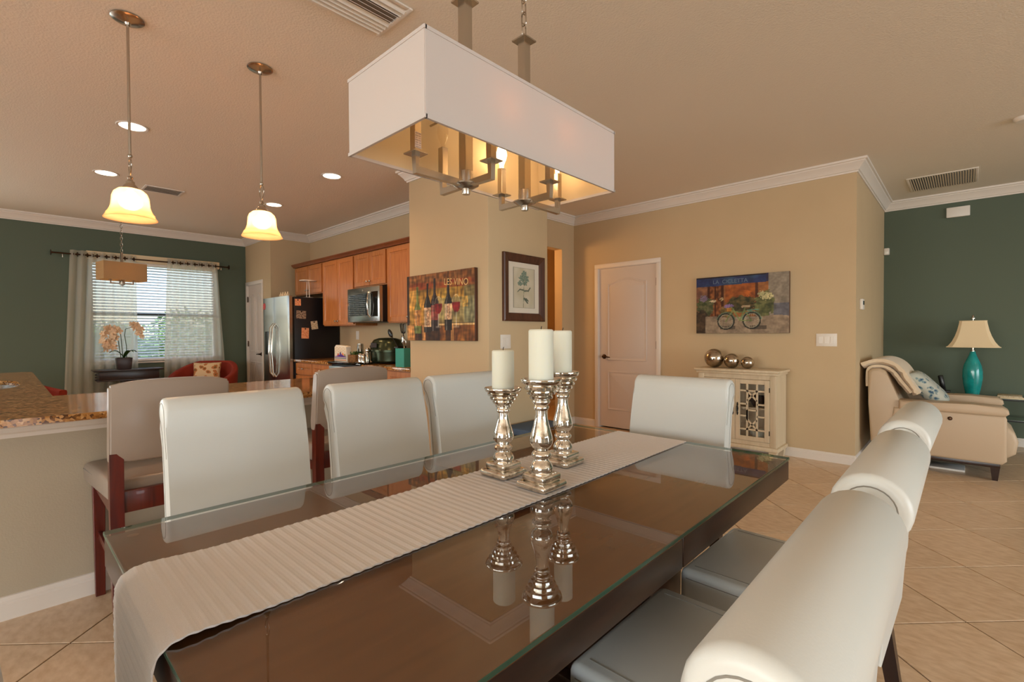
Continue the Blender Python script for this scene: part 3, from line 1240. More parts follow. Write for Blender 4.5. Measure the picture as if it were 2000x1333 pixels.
# ------------------------------------------------------------------ bar stools (front = -x)
def make_stool(label):
    t = thing('bar_stool', label, 'stool', (0, 0, 0), 0, 'mahogany bar stools at the granite bar')
    bm = BM()
    # curved upholstered back pad
    n = 14
    W = .208
    rows = []
    for i in range(n+1):
        u = -1+2*i/n
        y = u*W
        cx = .018*(1-u*u)
        zt = 1.022-.016*abs(u)**4+.006*(1-u*u)
        rows.append((y, cx, .70, zt))
    ringsv = []
    for y, cx, zb, zt in rows:
        sec = []
        lean = .035
        for (dx, zz) in ((-.028, zb+.008), (-.030, zb+.05), (-.026, zt-.012), (-.016, zt), (.014, zt), (.026, zt-.014), (.028, zb+.05), (.026, zb+.008), (.018, zb), (-.018, zb)):
            sec.append(bm.verts.new((.245+cx+dx+lean*(zz-.70)/.32, y, zz)))
        ringsv.append(sec)
    for a, b in zip(ringsv[:-1], ringsv[1:]):
        for q in range(10):
            bm.faces.new((a[q], a[(q+1) % 10], b[(q+1) % 10], b[q]))
    e1 = bm.faces.new(list(reversed(ringsv[0])))
    e2 = bm.faces.new(ringsv[-1])
    bmesh.ops.bevel(bm, geom=list(e1.edges)+list(e2.edges), offset=.007, segments=2, affect='EDGES')
    obj('backrest', bm, 'taupe_leather', t, smooth=45)
    # seat, wider at the front
    bm = BM()
    prism(bm, [(.235, -.205), (.235, .205), (-.225, .240), (-.255, .215), (-.262, 0), (-.255, -.215), (-.225, -.240)], 'Z', .535, .625, .022, 3)
    obj('seat', bm, 'taupe_leather', t, smooth=50)
    bm = BM()
    tube(bm, [(.236, -.2, .60), (-.224, -.2408, .60), (-.2555, -.215, .60), (-.2625, 0, .60), (-.2555, .215, .60), (-.224, .2408, .60), (.236, .2, .60)], .0016, 5)
    obj('seam', bm, 'leather_seam', t)
    for s in (-1, 1):
        bm = BM()
        tube(bm, [(.300, s*.185, 0), (.262, s*.185, .25), (.252, s*.185, .52), (.258, s*.185, .74)], [.017, .021, .0225, .0225], square=True)
        obj('leg', bm, 'mahogany', t, smooth=30)
        bm = BM()
        tbox(bm, -.245, -.200, s*.19-.0225, s*.19+.0225, 0, .54, .78, .002)
        obj('leg', bm, 'mahogany', t, smooth=30)
    bm = BM()
    box(bm, .238, .262, -.165, .165, .495, .582, .003)
    obj('rail', bm, 'mahogany', t)
    for (a, b, c, d, z0, z1) in ((-.235, -.215, -.17, .17, .20, .235), (-.21, .25, -.196, -.176, .27, .30), (-.21, .25, .176, .196, .27, .30)):
        bm = BM()
        box(bm, a, b, c, d, z0, z1, .002)
        obj('stretcher', bm, 'mahogany', t)
    for s in (-1, 1):
        bm = BM()
        box(bm, -.21, .24, s*.19-.01, s*.19+.01, .49, .537)
        obj('apron', bm, 'mahogany', t)
    return t


st = make_stool('taupe leather bar stool at the left, its seat and front leg in view')
st.location = (-2.695, .487, 0)
dup(st, (-2.72, 1.315, 0), 0, 'taupe leather bar stool at the end of the bar, in front of the range')

# ------------------------------------------------------------------ chandelier over the table
CX, CY = -.965, .967
chd = thing('chandelier', 'rectangular white linen chandelier with nickel arms hanging over the dining table', 'chandelier', (CX, CY, 0))
SX, SY, SZ0, SZ1 = .1555, .364, 1.650, 1.838
bm = BM()
for k, (a, b, c, d) in enumerate(((-SX, SX, -SY, -SY), (SX, SX, -SY, SY), (SX, -SX, SY, SY), (-SX, -SX, SY, -SY))):
    th = .0018
    if c == d:
        box(bm, -SX, SX, c-th, c+th, SZ0, SZ1)
    else:
        box(bm, a-th, a+th, -SY, SY, SZ0, SZ1)
sh = obj('shade', bm, 'shade_linen', chd, smooth=0)
bm = BM()
q_ = [bm.verts.new((a*(SX-.003), b*(SY-.003), z)) for z in (SZ0+.002, SZ1-.002) for a, b in ((-1, -1), (1, -1), (1, 1), (-1, 1))]
for i in range(4):
    j = (i+1) % 4
    bm.faces.new((q_[i], q_[i+4], q_[j+4], q_[j]))
ln_ = obj('glow_tint_liner', bm, 'glow_tint_liner', sh, smooth=0)
bm = BM()
for z0, z1 in ((SZ0-.001, SZ0+.007), (SZ1-.007, SZ1+.001)):
    th = .0032
    for (a, b, c, d) in ((-SX-th, SX+th, -SY-th, -SY+th), (-SX-th, SX+th, SY-th, SY+th), (-SX-th, -SX+th, -SY, SY), (SX-th, SX+th, -SY, SY)):
        box(bm, a, b, c, d, z0, z1)
obj('trim_band', bm, 'shade_linen', sh, smooth=0)
bm = BM()
for yy in (-.117, .116):
    for s in (-1, 1):
        tube(bm, [(s*.01, yy, 1.80), (s*SX, yy, 1.80)], .003, 6)
obj('shade_bracket', bm, 'nickel', chd)
hubs = (-.117, .116)
for hi, yy in enumerate(hubs):
    bm = BM()
    lathe(bm, [(0, .0), (.010, .0), (.011, .004), (.011, .014), (.020, .016), (.034, .024), (.034, .027), (.0185, .028), (.0185, .060), (.012, .064), (0, .064)], 28)
    obj('hub', bm, 'nickel', chd, loc=(0, yy, 1.574), smooth=40)
    bm = BM()
    box(bm, -.0135, .0135, -.0135, .0135, 1.63, 2.078, .001, 1)
    obj('rod', bm, 'nickel', chd, loc=(0, yy, 0))
    bm = BM()
    box(bm, -.026, .026, -.026, .026, 2.076, 2.080)
    box(bm, -.006, .006, -.006, .006, 2.080, 2.096, .002)
    obj('rod_cap', bm, 'nickel', chd, loc=(0, yy, 0))
    bm = BM()
    n = 18
    z = 2.09
    q = 0
    while z < CEIL-.035:
        L, Wd = .040, .0085
        pts = []
        for a in range(16):
            an = 2*PI*a/16
            ca, sa = math.cos(an), math.sin(an)
            zz = (L/2-Wd)*(1 if sa > 0 else -1)+Wd*sa
            xx = Wd*ca
            pts.append(((xx, 0, z+L/2+zz) if q % 2 else (0, xx, z+L/2+zz)))
        tube(bm, pts, .0022, 5, closed=True)
        z += L-.0065
        q += 1
    obj('chain', bm, 'nickel', chd, loc=(0, yy, 0))
bm = BM()
box(bm, -.05, .05, -.19, .19, CEIL-.030, CEIL-.0005, .003)
obj('canopy', bm, 'nickel', chd)
ARMS = [(0, (0, -.160)), (0, (-.096, 0)), (0, (.096, 0)), (1, (-.096, 0)), (1, (.096, 0)), (1, (0, .160))]
LIT = {2, 3, 4, 5}
for i, (h_, (dx, dy)) in enumerate(ARMS):
    yy = hubs[h_]
    bm = BM()
    L = math.hypot(dx, dy)
    ux, uy = dx/L, dy/L
    tube(bm, [(ux*.016, uy*.016, 1.600), (dx, dy, 1.600), (dx, dy, 1.642)], .0072, square=True)
    a = obj('arm', bm, 'nickel', chd, loc=(0, yy, 0), smooth=30)
    bm = BM()
    box(bm, -.021, .021, -.021, .021, 1.637, 1.6405, .0006, 1)
    o = obj('bobeche', bm, 'nickel', a, loc=(dx, dy, 0))
    bm = BM()
    box(bm, -.0098, .0098, -.0098, .0098, 1.6405, 1.722, .0012, 1)
    o = obj('candle_sleeve', bm, 'nickel', a, loc=(dx, dy, 0))
    bm = BM()
    prf = [(0, 0), (.006, 0), (.0062, .010), (.0085, .016), (.0135, .028), (.0165, .040), (.0155, .052), (.0105, .068), (.0055, .082), (.0018, .093), (0, .096)]
    lathe(bm, prf, 16)
    if i in LIT:
        o = obj('bulb', bm, 'bulb_glow', a, loc=(dx, dy, 1.722), smooth=60)
        o['label'] = 'lit candle bulb'
        point('chandelier_bulb', (CX+dx, CY+yy+dy, 1.765), 20.0, (1.0, 0.47, 0.14), .016)
    else:
        o = obj('bulb', bm, 'clear_bulb', a, loc=(dx, dy, 1.722), smooth=60)
        o['label'] = 'clear unlit candle bulb'
    if i == 0:
        sk = paint('sticker', .0186, .038, 24, 40,
                   lambda u, v: (.34, .27, .27) if (math.sin(u*70+int(v*7)*3.1) > .15 and .06 < (v*7) % 1 < .72 and .06 < u < .94 and not (v > .45 and v < .9 and .42 < u < .5)) else (.86, .78, .74),
                   MATS['print'], a, loc=(dx+.0099, dy, 1.650), rot=(0, 0, R(90)))
        sk['label'] = 'printed label stuck on the sleeve'


# ------------------------------------------------------------------ pendants over the bar
def make_pendant(label):
    t = thing('pendant_light', label, 'pendant light', (0, 0, 0), 0, 'bell shaped pendants over the bar')
    bm = BM()
    lathe(bm, [(0, CEIL-.001), (.066, CEIL-.001), (.067, CEIL-.006), (.058, CEIL-.012), (.040, CEIL-.016), (.014, CEIL-.024), (.010, CEIL-.034), (0, CEIL-.034)], 32)
    obj('canopy', bm, 'nickel', t, smooth=40)
    bm = BM()
    tube(bm, [(0, 0, 2.075), (0, 0, CEIL-.03)], .0062, 10)
    obj('rod', bm, 'nickel', t)
    bm = BM()
    lathe(bm, [(0, 2.068), (.008, 2.066), (.011, 2.073), (.008, 2.082), (0, 2.084)], 14)
    for s in (-1, 1):
        pts = [(0, 0, 2.074)]
        for q in range(1, 12):
            u = q/12
            pts.append((s*.033*math.sin(PI*min(1, u*1.05))**.9*(1 if u < .5 else (1.15-u*.3)), 0, 2.074-.105*u+.006*math.sin(PI*u)))
        pts.append((s*.007, 0, 1.969))
        tube(bm, pts, .0026, 6)
    tube(bm, [(0, 0, 1.96), (0, 0, 2.07)], .0028, 6)
    obj('loop', bm, 'nickel', t, smooth=50)
    bm = BM()
    lathe(bm, [(0, 1.975), (.009, 1.975), (.012, 1.968), (.009, 1.962), (.011, 1.955), (.018, 1.948), (.018, 1.940), (.026, 1.930), (.034, 1.917), (.034, 1.910), (0, 1.910)], 24)
    obj('socket_cap', bm, 'nickel', t, smooth=40)
    prof = [(.030, 1.916), (.050, 1.910), (.066, 1.895), (.073, 1.875), (.075, 1.850), (.077, 1.830), (.083, 1.812), (.090, 1.799), (.0945, 1.794), (.096, 1.790), (.0975, 1.784), (.1035, 1.774), (.107, 1.769)]
    inner = [(r_-.004, z_) for r_, z_ in reversed(prof)]
    bm = BM()
    lathe(bm, prof+inner, 44, cap=False)
    obj('shade', bm, 'alabaster', t, smooth=60)
    bm = BM()
    lathe(bm, [(0, 1.812), (.024, 1.817), (.042, 1.832), (.048, 1.852), (.042, 1.872), (.024, 1.890), (.013, 1.905), (0, 1.908)], 16)
    obj('bulb', bm, 'pendant_glow', t, smooth=60)
    return t


p1 = make_pendant('bell shaped amber pendant light in front of the small chandelier and curtained window')
p1.location = (-2.951, .439, 0)
dup(p1, (-2.954, 1.039, 0), 0, 'bell shaped amber pendant light in front of the pantry wall beside the chandelier')
for y in (.439, 1.039):
    point('pendant_bulb', (-2.952, y, 1.800), 2.2, (1.0, .52, .18), .03)


# ------------------------------------------------------------------ recessed lights, vents
def downlight(x, y, label, power=32, col=(1.0, .58, .26)):
    t = thing('recessed_light', label, 'ceiling light', (x, y, CEIL), 0, 'recessed ceiling lights')
    bm = BM()
    lathe(bm, [(.078, -.001), (.080, -.004), (.094, -.006), (.098, -.003), (.098, -.0005), (.078, -.0005)], 36, cap=False)
    obj('trim_ring', bm, 'white_paint', t)
    bm = BM()
    lathe(bm, [(0, -.002), (.079, -.002), (.079, -.0008), (0, -.0008)], 36)
    obj('lens', bm, 'downlight_glow', t)
    spot('downlight_beam', (x, y, CEIL-.02), power, col, 150, .08)


downlight(-4.446, .679, 'round recessed light crossed by the rod of the left pendant')
downlight(-5.894, .696, 'round recessed light left of the left pendant shade')
downlight(-5.929, 2.22, 'round recessed light beside the right pendant shade')
downlight(-4.462, 2.209, 'round recessed light above the upper kitchen cabinets, near the white chandelier')


def vent(nm, label, x0, x1, y0, y1, along, nsl, blade, frame='white_paint', sl='white_paint', tilt=35, back='black_metal'):
    t = thing(nm, label, 'vent', ((x0+x1)/2, (y0+y1)/2, CEIL))
    hx_, hy_ = (x1-x0)/2, (y1-y0)/2
    bm = BM()
    w = .022
    for a, b, c, d in ((-hx_, hx_, -hy_, -hy_+w), (-hx_, hx_, hy_-w, hy_), (-hx_, -hx_+w, -hy_+w, hy_-w), (hx_-w, hx_, -hy_+w, hy_-w)):
        box(bm, a, b, c, d, -.010, -.0005, .003)
    obj('frame', bm, frame, t)
    bm = BM()
    box(bm, -hx_+w, hx_-w, -hy_+w, hy_-w, -.002, -.0005)
    obj('backing', bm, back, t)
    sm_ = None
    span = (hx_ if along == 'y' else hy_)-w
    for q in range(nsl):
        p = -span+2*span*(q+.5)/nsl
        if sm_ is None:
            bm = BM()
            if along == 'y':
                box(bm, -blade/2, blade/2, -hy_+w, hy_-w, -.0007, .0007)
            else:
                box(bm, -hx_+w, hx_-w, -blade/2, blade/2, -.0007, .0007)
            o = obj('slat', bm, sl, t, smooth=0)
            sm_ = o.data
        else:
            o = bpy.data.objects.new('slat', sm_)
            COL.objects.link(o)
            o.parent = t
        sg = 1
        if tilt == 'two':
            sg = 1 if nsl*.36 < q < nsl*.70 else -1
        tl = 38 if tilt == 'two' else tilt
        if along == 'y':
            o.location = (p, 0, -.011)
            o.rotation_euler = (0, R(tl)*sg, 0)
        else:
            o.location = (0, p, -.011)
            o.rotation_euler = (R(tl)*sg, 0, 0)
    return t


vent('ceiling_vent', 'white louvred ceiling vent above the white chandelier, cut by the top of the picture', -2.19, -1.90, .72, 1.35, 'y', 9, .021, tilt='two', back='taupe_leather', frame='white_plastic', sl='white_plastic')
vent('ceiling_vent', 'small white ceiling vent between the two bar pendants', -6.30, -6.05, 1.02, 1.36, 'y', 4, .05, tilt=12, back='shaded_wall_paint')
vent('return_grille', 'white return air grille in the ceiling by the dark green living room wall', -.44, .085, 6.24, 6.85, 'y', 26, .012, frame='ceiling_paint', sl='ceiling_paint', tilt=25)
bm = BM()
t = thing('smoke_detector', 'round white detector on the ceiling at the right edge of the picture', 'detector', (.30, 5.04, CEIL))
lathe(bm, [(0, -.03), (.045, -.028), (.058, -.015), (.06, -.0005), (0, -.0005)], 28)
obj('body', bm, 'white_plastic', t)
for x, y, lb in ((2.2, 1.2, 'recessed light added out of view in the living room, nearest the table'), (2.2, 4.6, 'recessed light added out of view in the living room, nearest the dark green wall'),
                 (4.8, 1.2, 'recessed light added out of view in the living room by the east window'), (-.9, -3.2, 'recessed light added unseen behind the camera, by the sliding doors'),
                 (-5.2, -2.6, 'recessed light added unseen in the kitchen, past the left edge'), (2.2, -3.2, 'recessed light added out of view in the living room, by the sliding doors')):
    downlight(x, y, lb, 20, (1.0, .90, .76))  # extra unseen downlights, added to brighten the floor and its bounce onto the ceiling
# hallway light, behind the opening
point('hallway_lamp', (-4.42, 4.15, 2.2), 26, (1.0, .55, .20), .12)
# ------------------------------------------------------------------ granite worktops
def slab(outer, holes, z0, z1, name, m, bevel=.004):
    bm = BM()
    loops = [outer]+holes
    edges = []
    for lp in loops:
        vs = [bm.verts.new((x, y, z1)) for x, y in lp]
        for i in range(len(vs)):
            edges.append(bm.edges.new((vs[i], vs[(i+1) % len(vs)])))
    r_ = bmesh.ops.triangle_fill(bm, use_beauty=True, edges=edges)
    fs = [g for g in r_['geom'] if isinstance(g, bmesh.types.BMFace)]
    ex = bmesh.ops.extrude_face_region(bm, geom=fs)
    for v in [g for g in ex['geom'] if isinstance(g, bmesh.types.BMVert)]:
        v.co.z = z0
    return obj(name, bm, m, smooth=20)


sink_c, sa, sb = (-4.72, -.15), .46, .235
ell = [(sink_c[0]+sa*abs(math.cos(a))**.8*(1 if math.cos(a) > 0 else -1), sink_c[1]+sb*abs(math.sin(a))**.8*(1 if math.sin(a) > 0 else -1)) for a in [2*PI*i/40 for i in range(40)]]
o = slab([(-2.71, -2.6), (-2.71, 1.56), (-2.76, 1.62), (-3.61, 1.62), (-3.61, .185), (-6.2, .185), (-6.2, -.55), (-3.61, -.55), (-3.61, -2.6)], [ell[::-1]], .847, .877, 'bar_worktop', 'granite')
tag(o, 'L shaped brown granite worktop of the breakfast bar with the sink cut into it', 'worktop')
bm = BM()
R1 = [bm.verts.new((x, y, .846)) for x, y in ell]
R2 = [bm.verts.new((sink_c[0]+(x-sink_c[0])*.93, sink_c[1]+(y-sink_c[1])*.9, .70)) for x, y in ell]
R3 = [bm.verts.new((sink_c[0]+(x-sink_c[0])*.75, sink_c[1]+(y-sink_c[1])*.7, .67)) for x, y in ell]
R0 = [bm.verts.new((sink_c[0]+(x-sink_c[0])*1.05, sink_c[1]+(y-sink_c[1])*1.07, .846)) for x, y in ell]
for A, B in ((R0, R1), (R1, R2), (R2, R3)):
    for i in range(40):
        j = (i+1) % 40
        bm.faces.new((A[i], A[j], B[j], B[i]))
bm.faces.new(R3)
t = thing('kitchen_sink', 'oval stainless sink set into the granite at the left edge of the picture', 'sink', (0, 0, 0))
obj('basin', bm, 'steel', t, smooth=50)
bm = BM()
lathe(bm, [(0, .672), (.04, .672), (.042, .675), (.03, .676), (0, .674)], 20, c=(sink_c[0], sink_c[1], 0))
obj('drain', bm, 'chrome', t)


def shaker_door(w, h, parent, loc, knob=None, m='maple', rot=None, name='door'):
    """frame-and-panel door facing -y, origin at its lower left front"""
    bm = BM()
    fr = min(.052, w*.2)
    pts = [(0, 0), (w, 0), (w, h), (0, h)]
    out = [bm.verts.new((p[0], 0, p[1])) for p in pts]
    bk = [bm.verts.new((p[0], .018, p[1])) for p in pts]
    rings = [out]
    for d, dep in ((fr, 0), (fr+.006, .006), (fr+.016, .007), (fr+.020, .009)):
        rings.append([bm.verts.new((p[0], dep, p[1])) for p in inset_poly(pts, d)])
    for A, B in list(zip(rings[:-1], rings[1:]))+[(bk, out)]:
        for i in range(4):
            j = (i+1) % 4
            bm.faces.new((A[i], A[j], B[j], B[i]))
    bm.faces.new(rings[-1])
    bm.faces.new(list(reversed(bk)))
    o = obj(name, bm, m, parent, loc=loc, smooth=20, rot=rot)
    if knob:
        bm = BM()
        lathe(bm, [(0, 0), (.006, 0), (.005, .010), (.012, .016), (.014, .022), (.010, .027), (0, .028)], 14)
        bmesh.ops.rotate(bm, verts=bm.verts, matrix=Matrix.Rotation(R(90), 3, 'X'))
        obj('knob', bm, 'nickel', o, loc=(knob[0], 0, knob[1]), smooth=50)
    return o


# ------------------------------------------------------------------ upper cabinets (faces at y = 2.99)
UY = 2.99


def upper(x0, x1, z0, z1, nd, label, knobside=None):
    t = thing('wall_cabinet', label, 'cabinet', (x0, UY, z0), 0, 'maple wall cabinets over the range')
    W, H = x1-x0, z1-z0
    bm = BM()
    box(bm, .001, W-.001, .020, 3.318-UY, 0, H, .002, 1)
    obj('body', bm, 'maple', t)
    bm = BM()
    prism(bm, [(-.005, H+.0005), (.329, H+.0005), (.329, H+.047), (-.035, H+.047), (-.035, H+.037), (-.028, H+.029), (-.010, H+.011)], 'X', -.03 if x0 < -7 else 0, W+.003)
    obj('crown', bm, 'maple_dark', t, smooth=20)
    dw = (W-.02-.008*(nd-1)-.012)/nd
    for i in range(nd):
        xx = .016+i*(dw+.008)
        kx = dw-.03 if (i == 0 and nd == 2) or knobside == 'r' else .03
        shaker_door(dw, H-.03, t, (xx, 0, .015), (kx, .045))
    return t


upper(-7.24, -6.352, 1.77, 2.185, 2, 'low maple cabinet above the refrigerator')
upper(-6.348, -5.502, 1.315, 2.185, 2, 'tall two door maple cabinet between refrigerator and microwave')
upper(-5.498, -4.765, 1.77, 2.185, 2, 'short two door maple cabinet above the microwave')
upper(-4.760, -3.835, 1.33, 2.185, 2, 'tall maple cabinet right of the microwave, cut off by the pillar')

# microwave
t = thing('microwave', 'stainless over the range microwave with a dark glass door', 'microwave', (-5.475, 2.905, 1.345))
W, H = .725, .405
bm = BM()
box(bm, .002, W-.002, .03, .412, 0, H, .004)
obj('body', bm, 'black_side', t)
bm = BM()
box(bm, 0, W, -.012, .03, .003, H-.002, .006)
d_ = obj('door', bm, 'steel', t)
bm = BM()
box(bm, .04, .50, -.0145, -.011, .075, H-.075, .002, 1)
obj('window', bm, 'black_glass', d_)
bm = BM()
box(bm, .545, W-.035, -.0145, -.011, .06, H-.06, .002, 1)
pn = obj('control_panel', bm, 'black_glass', t)
bm = BM()
tube(bm, [(.525, -.012, .055), (.525, -.040, .085), (.528, -.052, .20), (.525, -.040, H-.085), (.525, -.012, H-.055)], [.008, .008, .010, .008, .008], 10)
obj('handle', bm, 'chrome', t, smooth=50)
bm = BM()
lathe(bm, [(0, 0), (.013, 0), (.013, .003), (0, .003)], 20)
bmesh.ops.rotate(bm, verts=bm.verts, matrix=Matrix.Rotation(R(90), 3, 'X'))
obj('emblem', bm, 'nickel', t, loc=(.36, -.012, H-.036))
bm = BM()
for q in range(5):
    box(bm, .60+q*.014, .609+q*.014, -.0135, -.0118, .026, .036)
obj('badge', bm, 'nickel', t)

# refrigerator
t = thing('refrigerator', 'side by side refrigerator, stainless front and black side with papers on it', 'refrigerator', (-7.42, 2.60, 0))
FW, FH = .92, 1.722
bm = BM()
box(bm, 0, FW, .075, .71, .02, FH-.012, .006)
obj('body', bm, 'black_side', t)
bm = BM()
box(bm, .002, FW-.002, .05, .075, .03, FH-.02)
obj('gasket', bm, 'black_plastic', t)
for i, (a, b) in enumerate(((0, .44), (.446, FW))):
    bm = BM()
    pts = []
    for q in range(13):
        u = q/12
        pts.append((a+(b-a)*u, .012-.016*math.sin(PI*(a+(b-a)*u)/FW)))
    poly = pts+[(b, .05), (a, .05)]
    prism(bm, poly, 'Z', .06, FH, .005, 2)
    d_ = obj('door', bm, 'steel', t, smooth=40)
    hx_ = .40 if i == 0 else .486
    bm = BM()
    tube(bm, [(hx_, 0, .62), (hx_, -.045, .68), (hx_, -.062, .95), (hx_, -.045, 1.30), (hx_, 0, 1.36)], [.010, .012, .013, .012, .010], 10)
    obj('handle', bm, 'chrome', d_, smooth=50)
    if i == 0:
        bm = BM()
        box(bm, .10, .34, -.006, .02, .92, 1.25, .006)
        obj('dispenser', bm, 'black_plastic', d_)
bm = BM()
box(bm, .01, FW-.01, .03, .07, .01, .058)
obj('kick_grille', bm, 'black_plastic', t)
bm = BM()
for x in (.06, FW-.06):
    for y in (.12, .66):
        lathe(bm, [(0, 0), (.02, 0), (.02, .021), (0, .021)], 10, c=(x, y, 0))
obj('feet', bm, 'black_plastic', t)
FX = -7.42+FW


def paper(y0, y1, z0, z1, m, label, tilt=0):
    bm = BM()
    box(bm, 0, .0012, -(y1-y0)/2, (y1-y0)/2, -(z1-z0)/2, (z1-z0)/2)
    t_ = thing('paper_note', label, 'paper', (FX+.0003, (y0+y1)/2, (z0+z1)/2), 0, 'papers stuck on the black refrigerator side')
    t_.rotation_euler = (R(tilt), 0, 0)
    obj('sheet', bm, m, t_, smooth=0)
    bm = BM()
    lathe(bm, [(0, 0), (.009, 0), (.009, .004), (0, .004)], 12)
    bmesh.ops.rotate(bm, verts=bm.verts, matrix=Matrix.Rotation(R(90), 3, 'Y'))
    obj('magnet', bm, 'black_plastic', t_, loc=(.0012, 0, (z1-z0)/2-.014))


paper(2.685, 2.765, 1.592, 1.680, 'orange_paper', 'small orange card at the top of the refrigerator side')
paper(2.702, 2.832, 1.418, 1.525, 'photo_paper', 'patterned photo stuck below the top orange card on the refrigerator', -4)
paper(2.900, 2.992, 1.275, 1.388, 'tan_paper', 'tilted pale card, nearest the wall cabinets on the refrigerator side', 7)
paper(2.768, 2.868, 1.150, 1.294, 'orange_paper', 'larger orange sheet, lowest on the refrigerator side', -2)
t = thing('fridge_magnet', 'red flower magnet on the stainless refrigerator door', 'magnet', (-7.365, 2.612, 1.61))
bm = BM()
for a in range(5):
    lathe(bm, [(0, 0), (.024, 0), (.024, .004), (0, .005)], 12, c=(.026*math.cos(a*2*PI/5), .026*math.sin(a*2*PI/5), 0))
bmesh.ops.rotate(bm, verts=bm.verts, matrix=Matrix.Rotation(R(90), 3, 'X'))
obj('flower', bm, 'red_paper', t, loc=(0, -.004, 0))
# things on top of the refrigerator
t = thing('wire_stand', 'tall white wire stand with a flat top on the refrigerator', 'stand', (-6.585, 2.90, FH-.012))
bm = BM()
lathe(bm, [(0, 0), (.07, 0), (.07, .006), (0, .008)], 24)
obj('base', bm, 'white_plastic', t)
bm = BM()
for s in (-1, 1):
    tube(bm, [(s*.045, 0, .004), (s*.040, 0, .12), (s*.025, 0, .225)], .005, 6)
obj('leg', bm, 'white_plastic', t)
bm = BM()
lathe(bm, [(0, .224), (.11, .226), (.112, .236), (.10, .238), (0, .234)], 28)
obj('top', bm, 'white_plastic', t)
for q in range(4):
    t = thing('small_bottle', ['first small glass bottle from the left on the refrigerator', 'second small glass bottle from the left on the refrigerator',
                               'third small glass bottle from the left on the refrigerator', 'small glass bottle nearest the white stand on the refrigerator'][q],
              'bottle', (-7.05+q*.08, 2.72, FH-.012), 0, 'row of small bottles on the refrigerator')
    bm = BM()
    lathe(bm, [(0, 0), (.020, 0), (.022, .01), (.022, .055), (.012, .068), (.010, .085), (.012, .09), (0, .09)], 16)
    obj('glass', bm, 'lamp_cream', t)

# ------------------------------------------------------------------ base cabinets, range
KY = 2.68


def base_cab(x0, x1, nd, label, drawers=True):
    t = thing('base_cabinet', label, 'cabinet', (x0, KY, 0), 0, 'maple base cabinets under the range wall')
    W = x1-x0
    bm = BM()
    box(bm, .001, W-.001, .02, .636, .10, .844)
    box(bm, .02, W-.02, .07, .6, 0, .10)
    obj('body', bm, 'maple', t)
    dw = (W-.02-.01*(nd-1))/nd
    for i in range(nd):
        xx = .01+i*(dw+.01)
        if drawers:
            shaker_door(dw, .145, t, (xx, 0, .685), (dw/2, .072), name='drawer')
        shaker_door(dw, .545, t, (xx, 0, .125), (dw-.03 if i == 0 else .03, .50))
    return t


base_cab(-6.49, -5.503, 2, 'maple base cabinet with drawers between refrigerator and range')
base_cab(-4.735, -3.835, 2, 'maple base cabinet right of the range, beside the pillar')
for a, b, lb in ((-6.495, -5.503, 'short granite worktop between refrigerator and range'), (-4.735, -3.833, 'short granite worktop right of the range under the teal crock')):
    bm = BM()
    box(bm, a, b, 2.655, 3.318, .8445, .875, .004)
    o = obj('kitchen_worktop', bm, 'granite', None)
    tag(o, lb, 'worktop')
t = thing('kitchen_range', 'black and stainless range with a glass cooktop', 'range', (-5.498, 2.665, 0))
bm = BM()
box(bm, 0, .758, .03, .652, .02, .862, .003)
obj('body', bm, 'black_side', t)
bm = BM()
box(bm, -.002, .760, -.022, .652, .862, .884, .005)
obj('cooktop', bm, 'black_glass', t)
bm = BM()
box(bm, 0, .758, -.006, .03, .24, .835, .006)
d_ = obj('oven_door', bm, 'steel', t)
bm = BM()
box(bm, .1, .658, -.009, -.005, .36, .66, .002, 1)
obj('window', bm, 'black_glass', d_)
bm = BM()
tube(bm, [(.06, 0, .775), (.06, -.05, .785), (.70, -.05, .785), (.70, 0, .775)], .011, 10)
obj('handle', bm, 'chrome', d_)
bm = BM()
box(bm, 0, .758, 0, .03, .05, .225, .006)
obj('drawer', bm, 'steel', t)
bm = BM()
box(bm, .0, .758, .60, .652, .884, .98, .004)
obj('backguard', bm, 'black_glass', t)
# cabinets on the kitchen side of the bar and under the sink
for a, b, lb in ((-6.18, -5.345, 'maple cabinet under the worktop, left of the sink, on the nook side'), (-5.34, -4.105, 'wide maple sink cabinet under the basin'),
                 (-4.10, -3.62, 'narrow maple cabinet under the worktop, right of the sink')):
    t = thing('sink_cabinet', lb, 'cabinet', (a, -.53, 0), 0, 'maple cabinets under the sink worktop')
    w_ = b-a
    bm = BM()
    box(bm, 0, .02, 0, .69, .1, .846)
    box(bm, w_-.02, w_, 0, .69, .1, .846)
    box(bm, .02, w_-.02, 0, .62, .1, .12)
    box(bm, .02, w_-.02, .0, .02, .12, .846)
    box(bm, .03, w_-.03, .02, .6, 0, .1)
    obj('body', bm, 'maple', t)
    bm = BM()
    box(bm, .01, w_-.01, .69, .708, .12, .835, .003)
    obj('front_panel', bm, 'maple', t)


# ------------------------------------------------------------------ clutter on the range wall
def bag(u, v):
    b = (.88, .83, .74)
    if v < .10:
        return (.85, .62, .45)
    if v < .17:
        return (.80, .78, .74)
    if .17 < v < .21:
        return (.2, .15, .25)
    hill = .32+.17*math.exp(-((u-.55)/.22)**2)
    if v < hill-.06 and v > .21:
        return (.86, .80, .78) if v < .27 else (.30, .14, .50)
    if hill-.06 <= v < hill:
        return (.36, .18, .56)
    for cx_, col in ((.3, (.75, .25, .18)), (.5, (.35, .22, .40)), (.72, (.90, .50, .22)), (.88, (.55, .5, .3))):
        if abs(u-cx_) < .045*(1.6 if v < hill+.1 else 1) and hill <= v < hill+.17:
            return col
    if math.sin(u*23)*math.sin(v*31) > .72 and v > .6:
        return (.82, .62, .40)
    return b


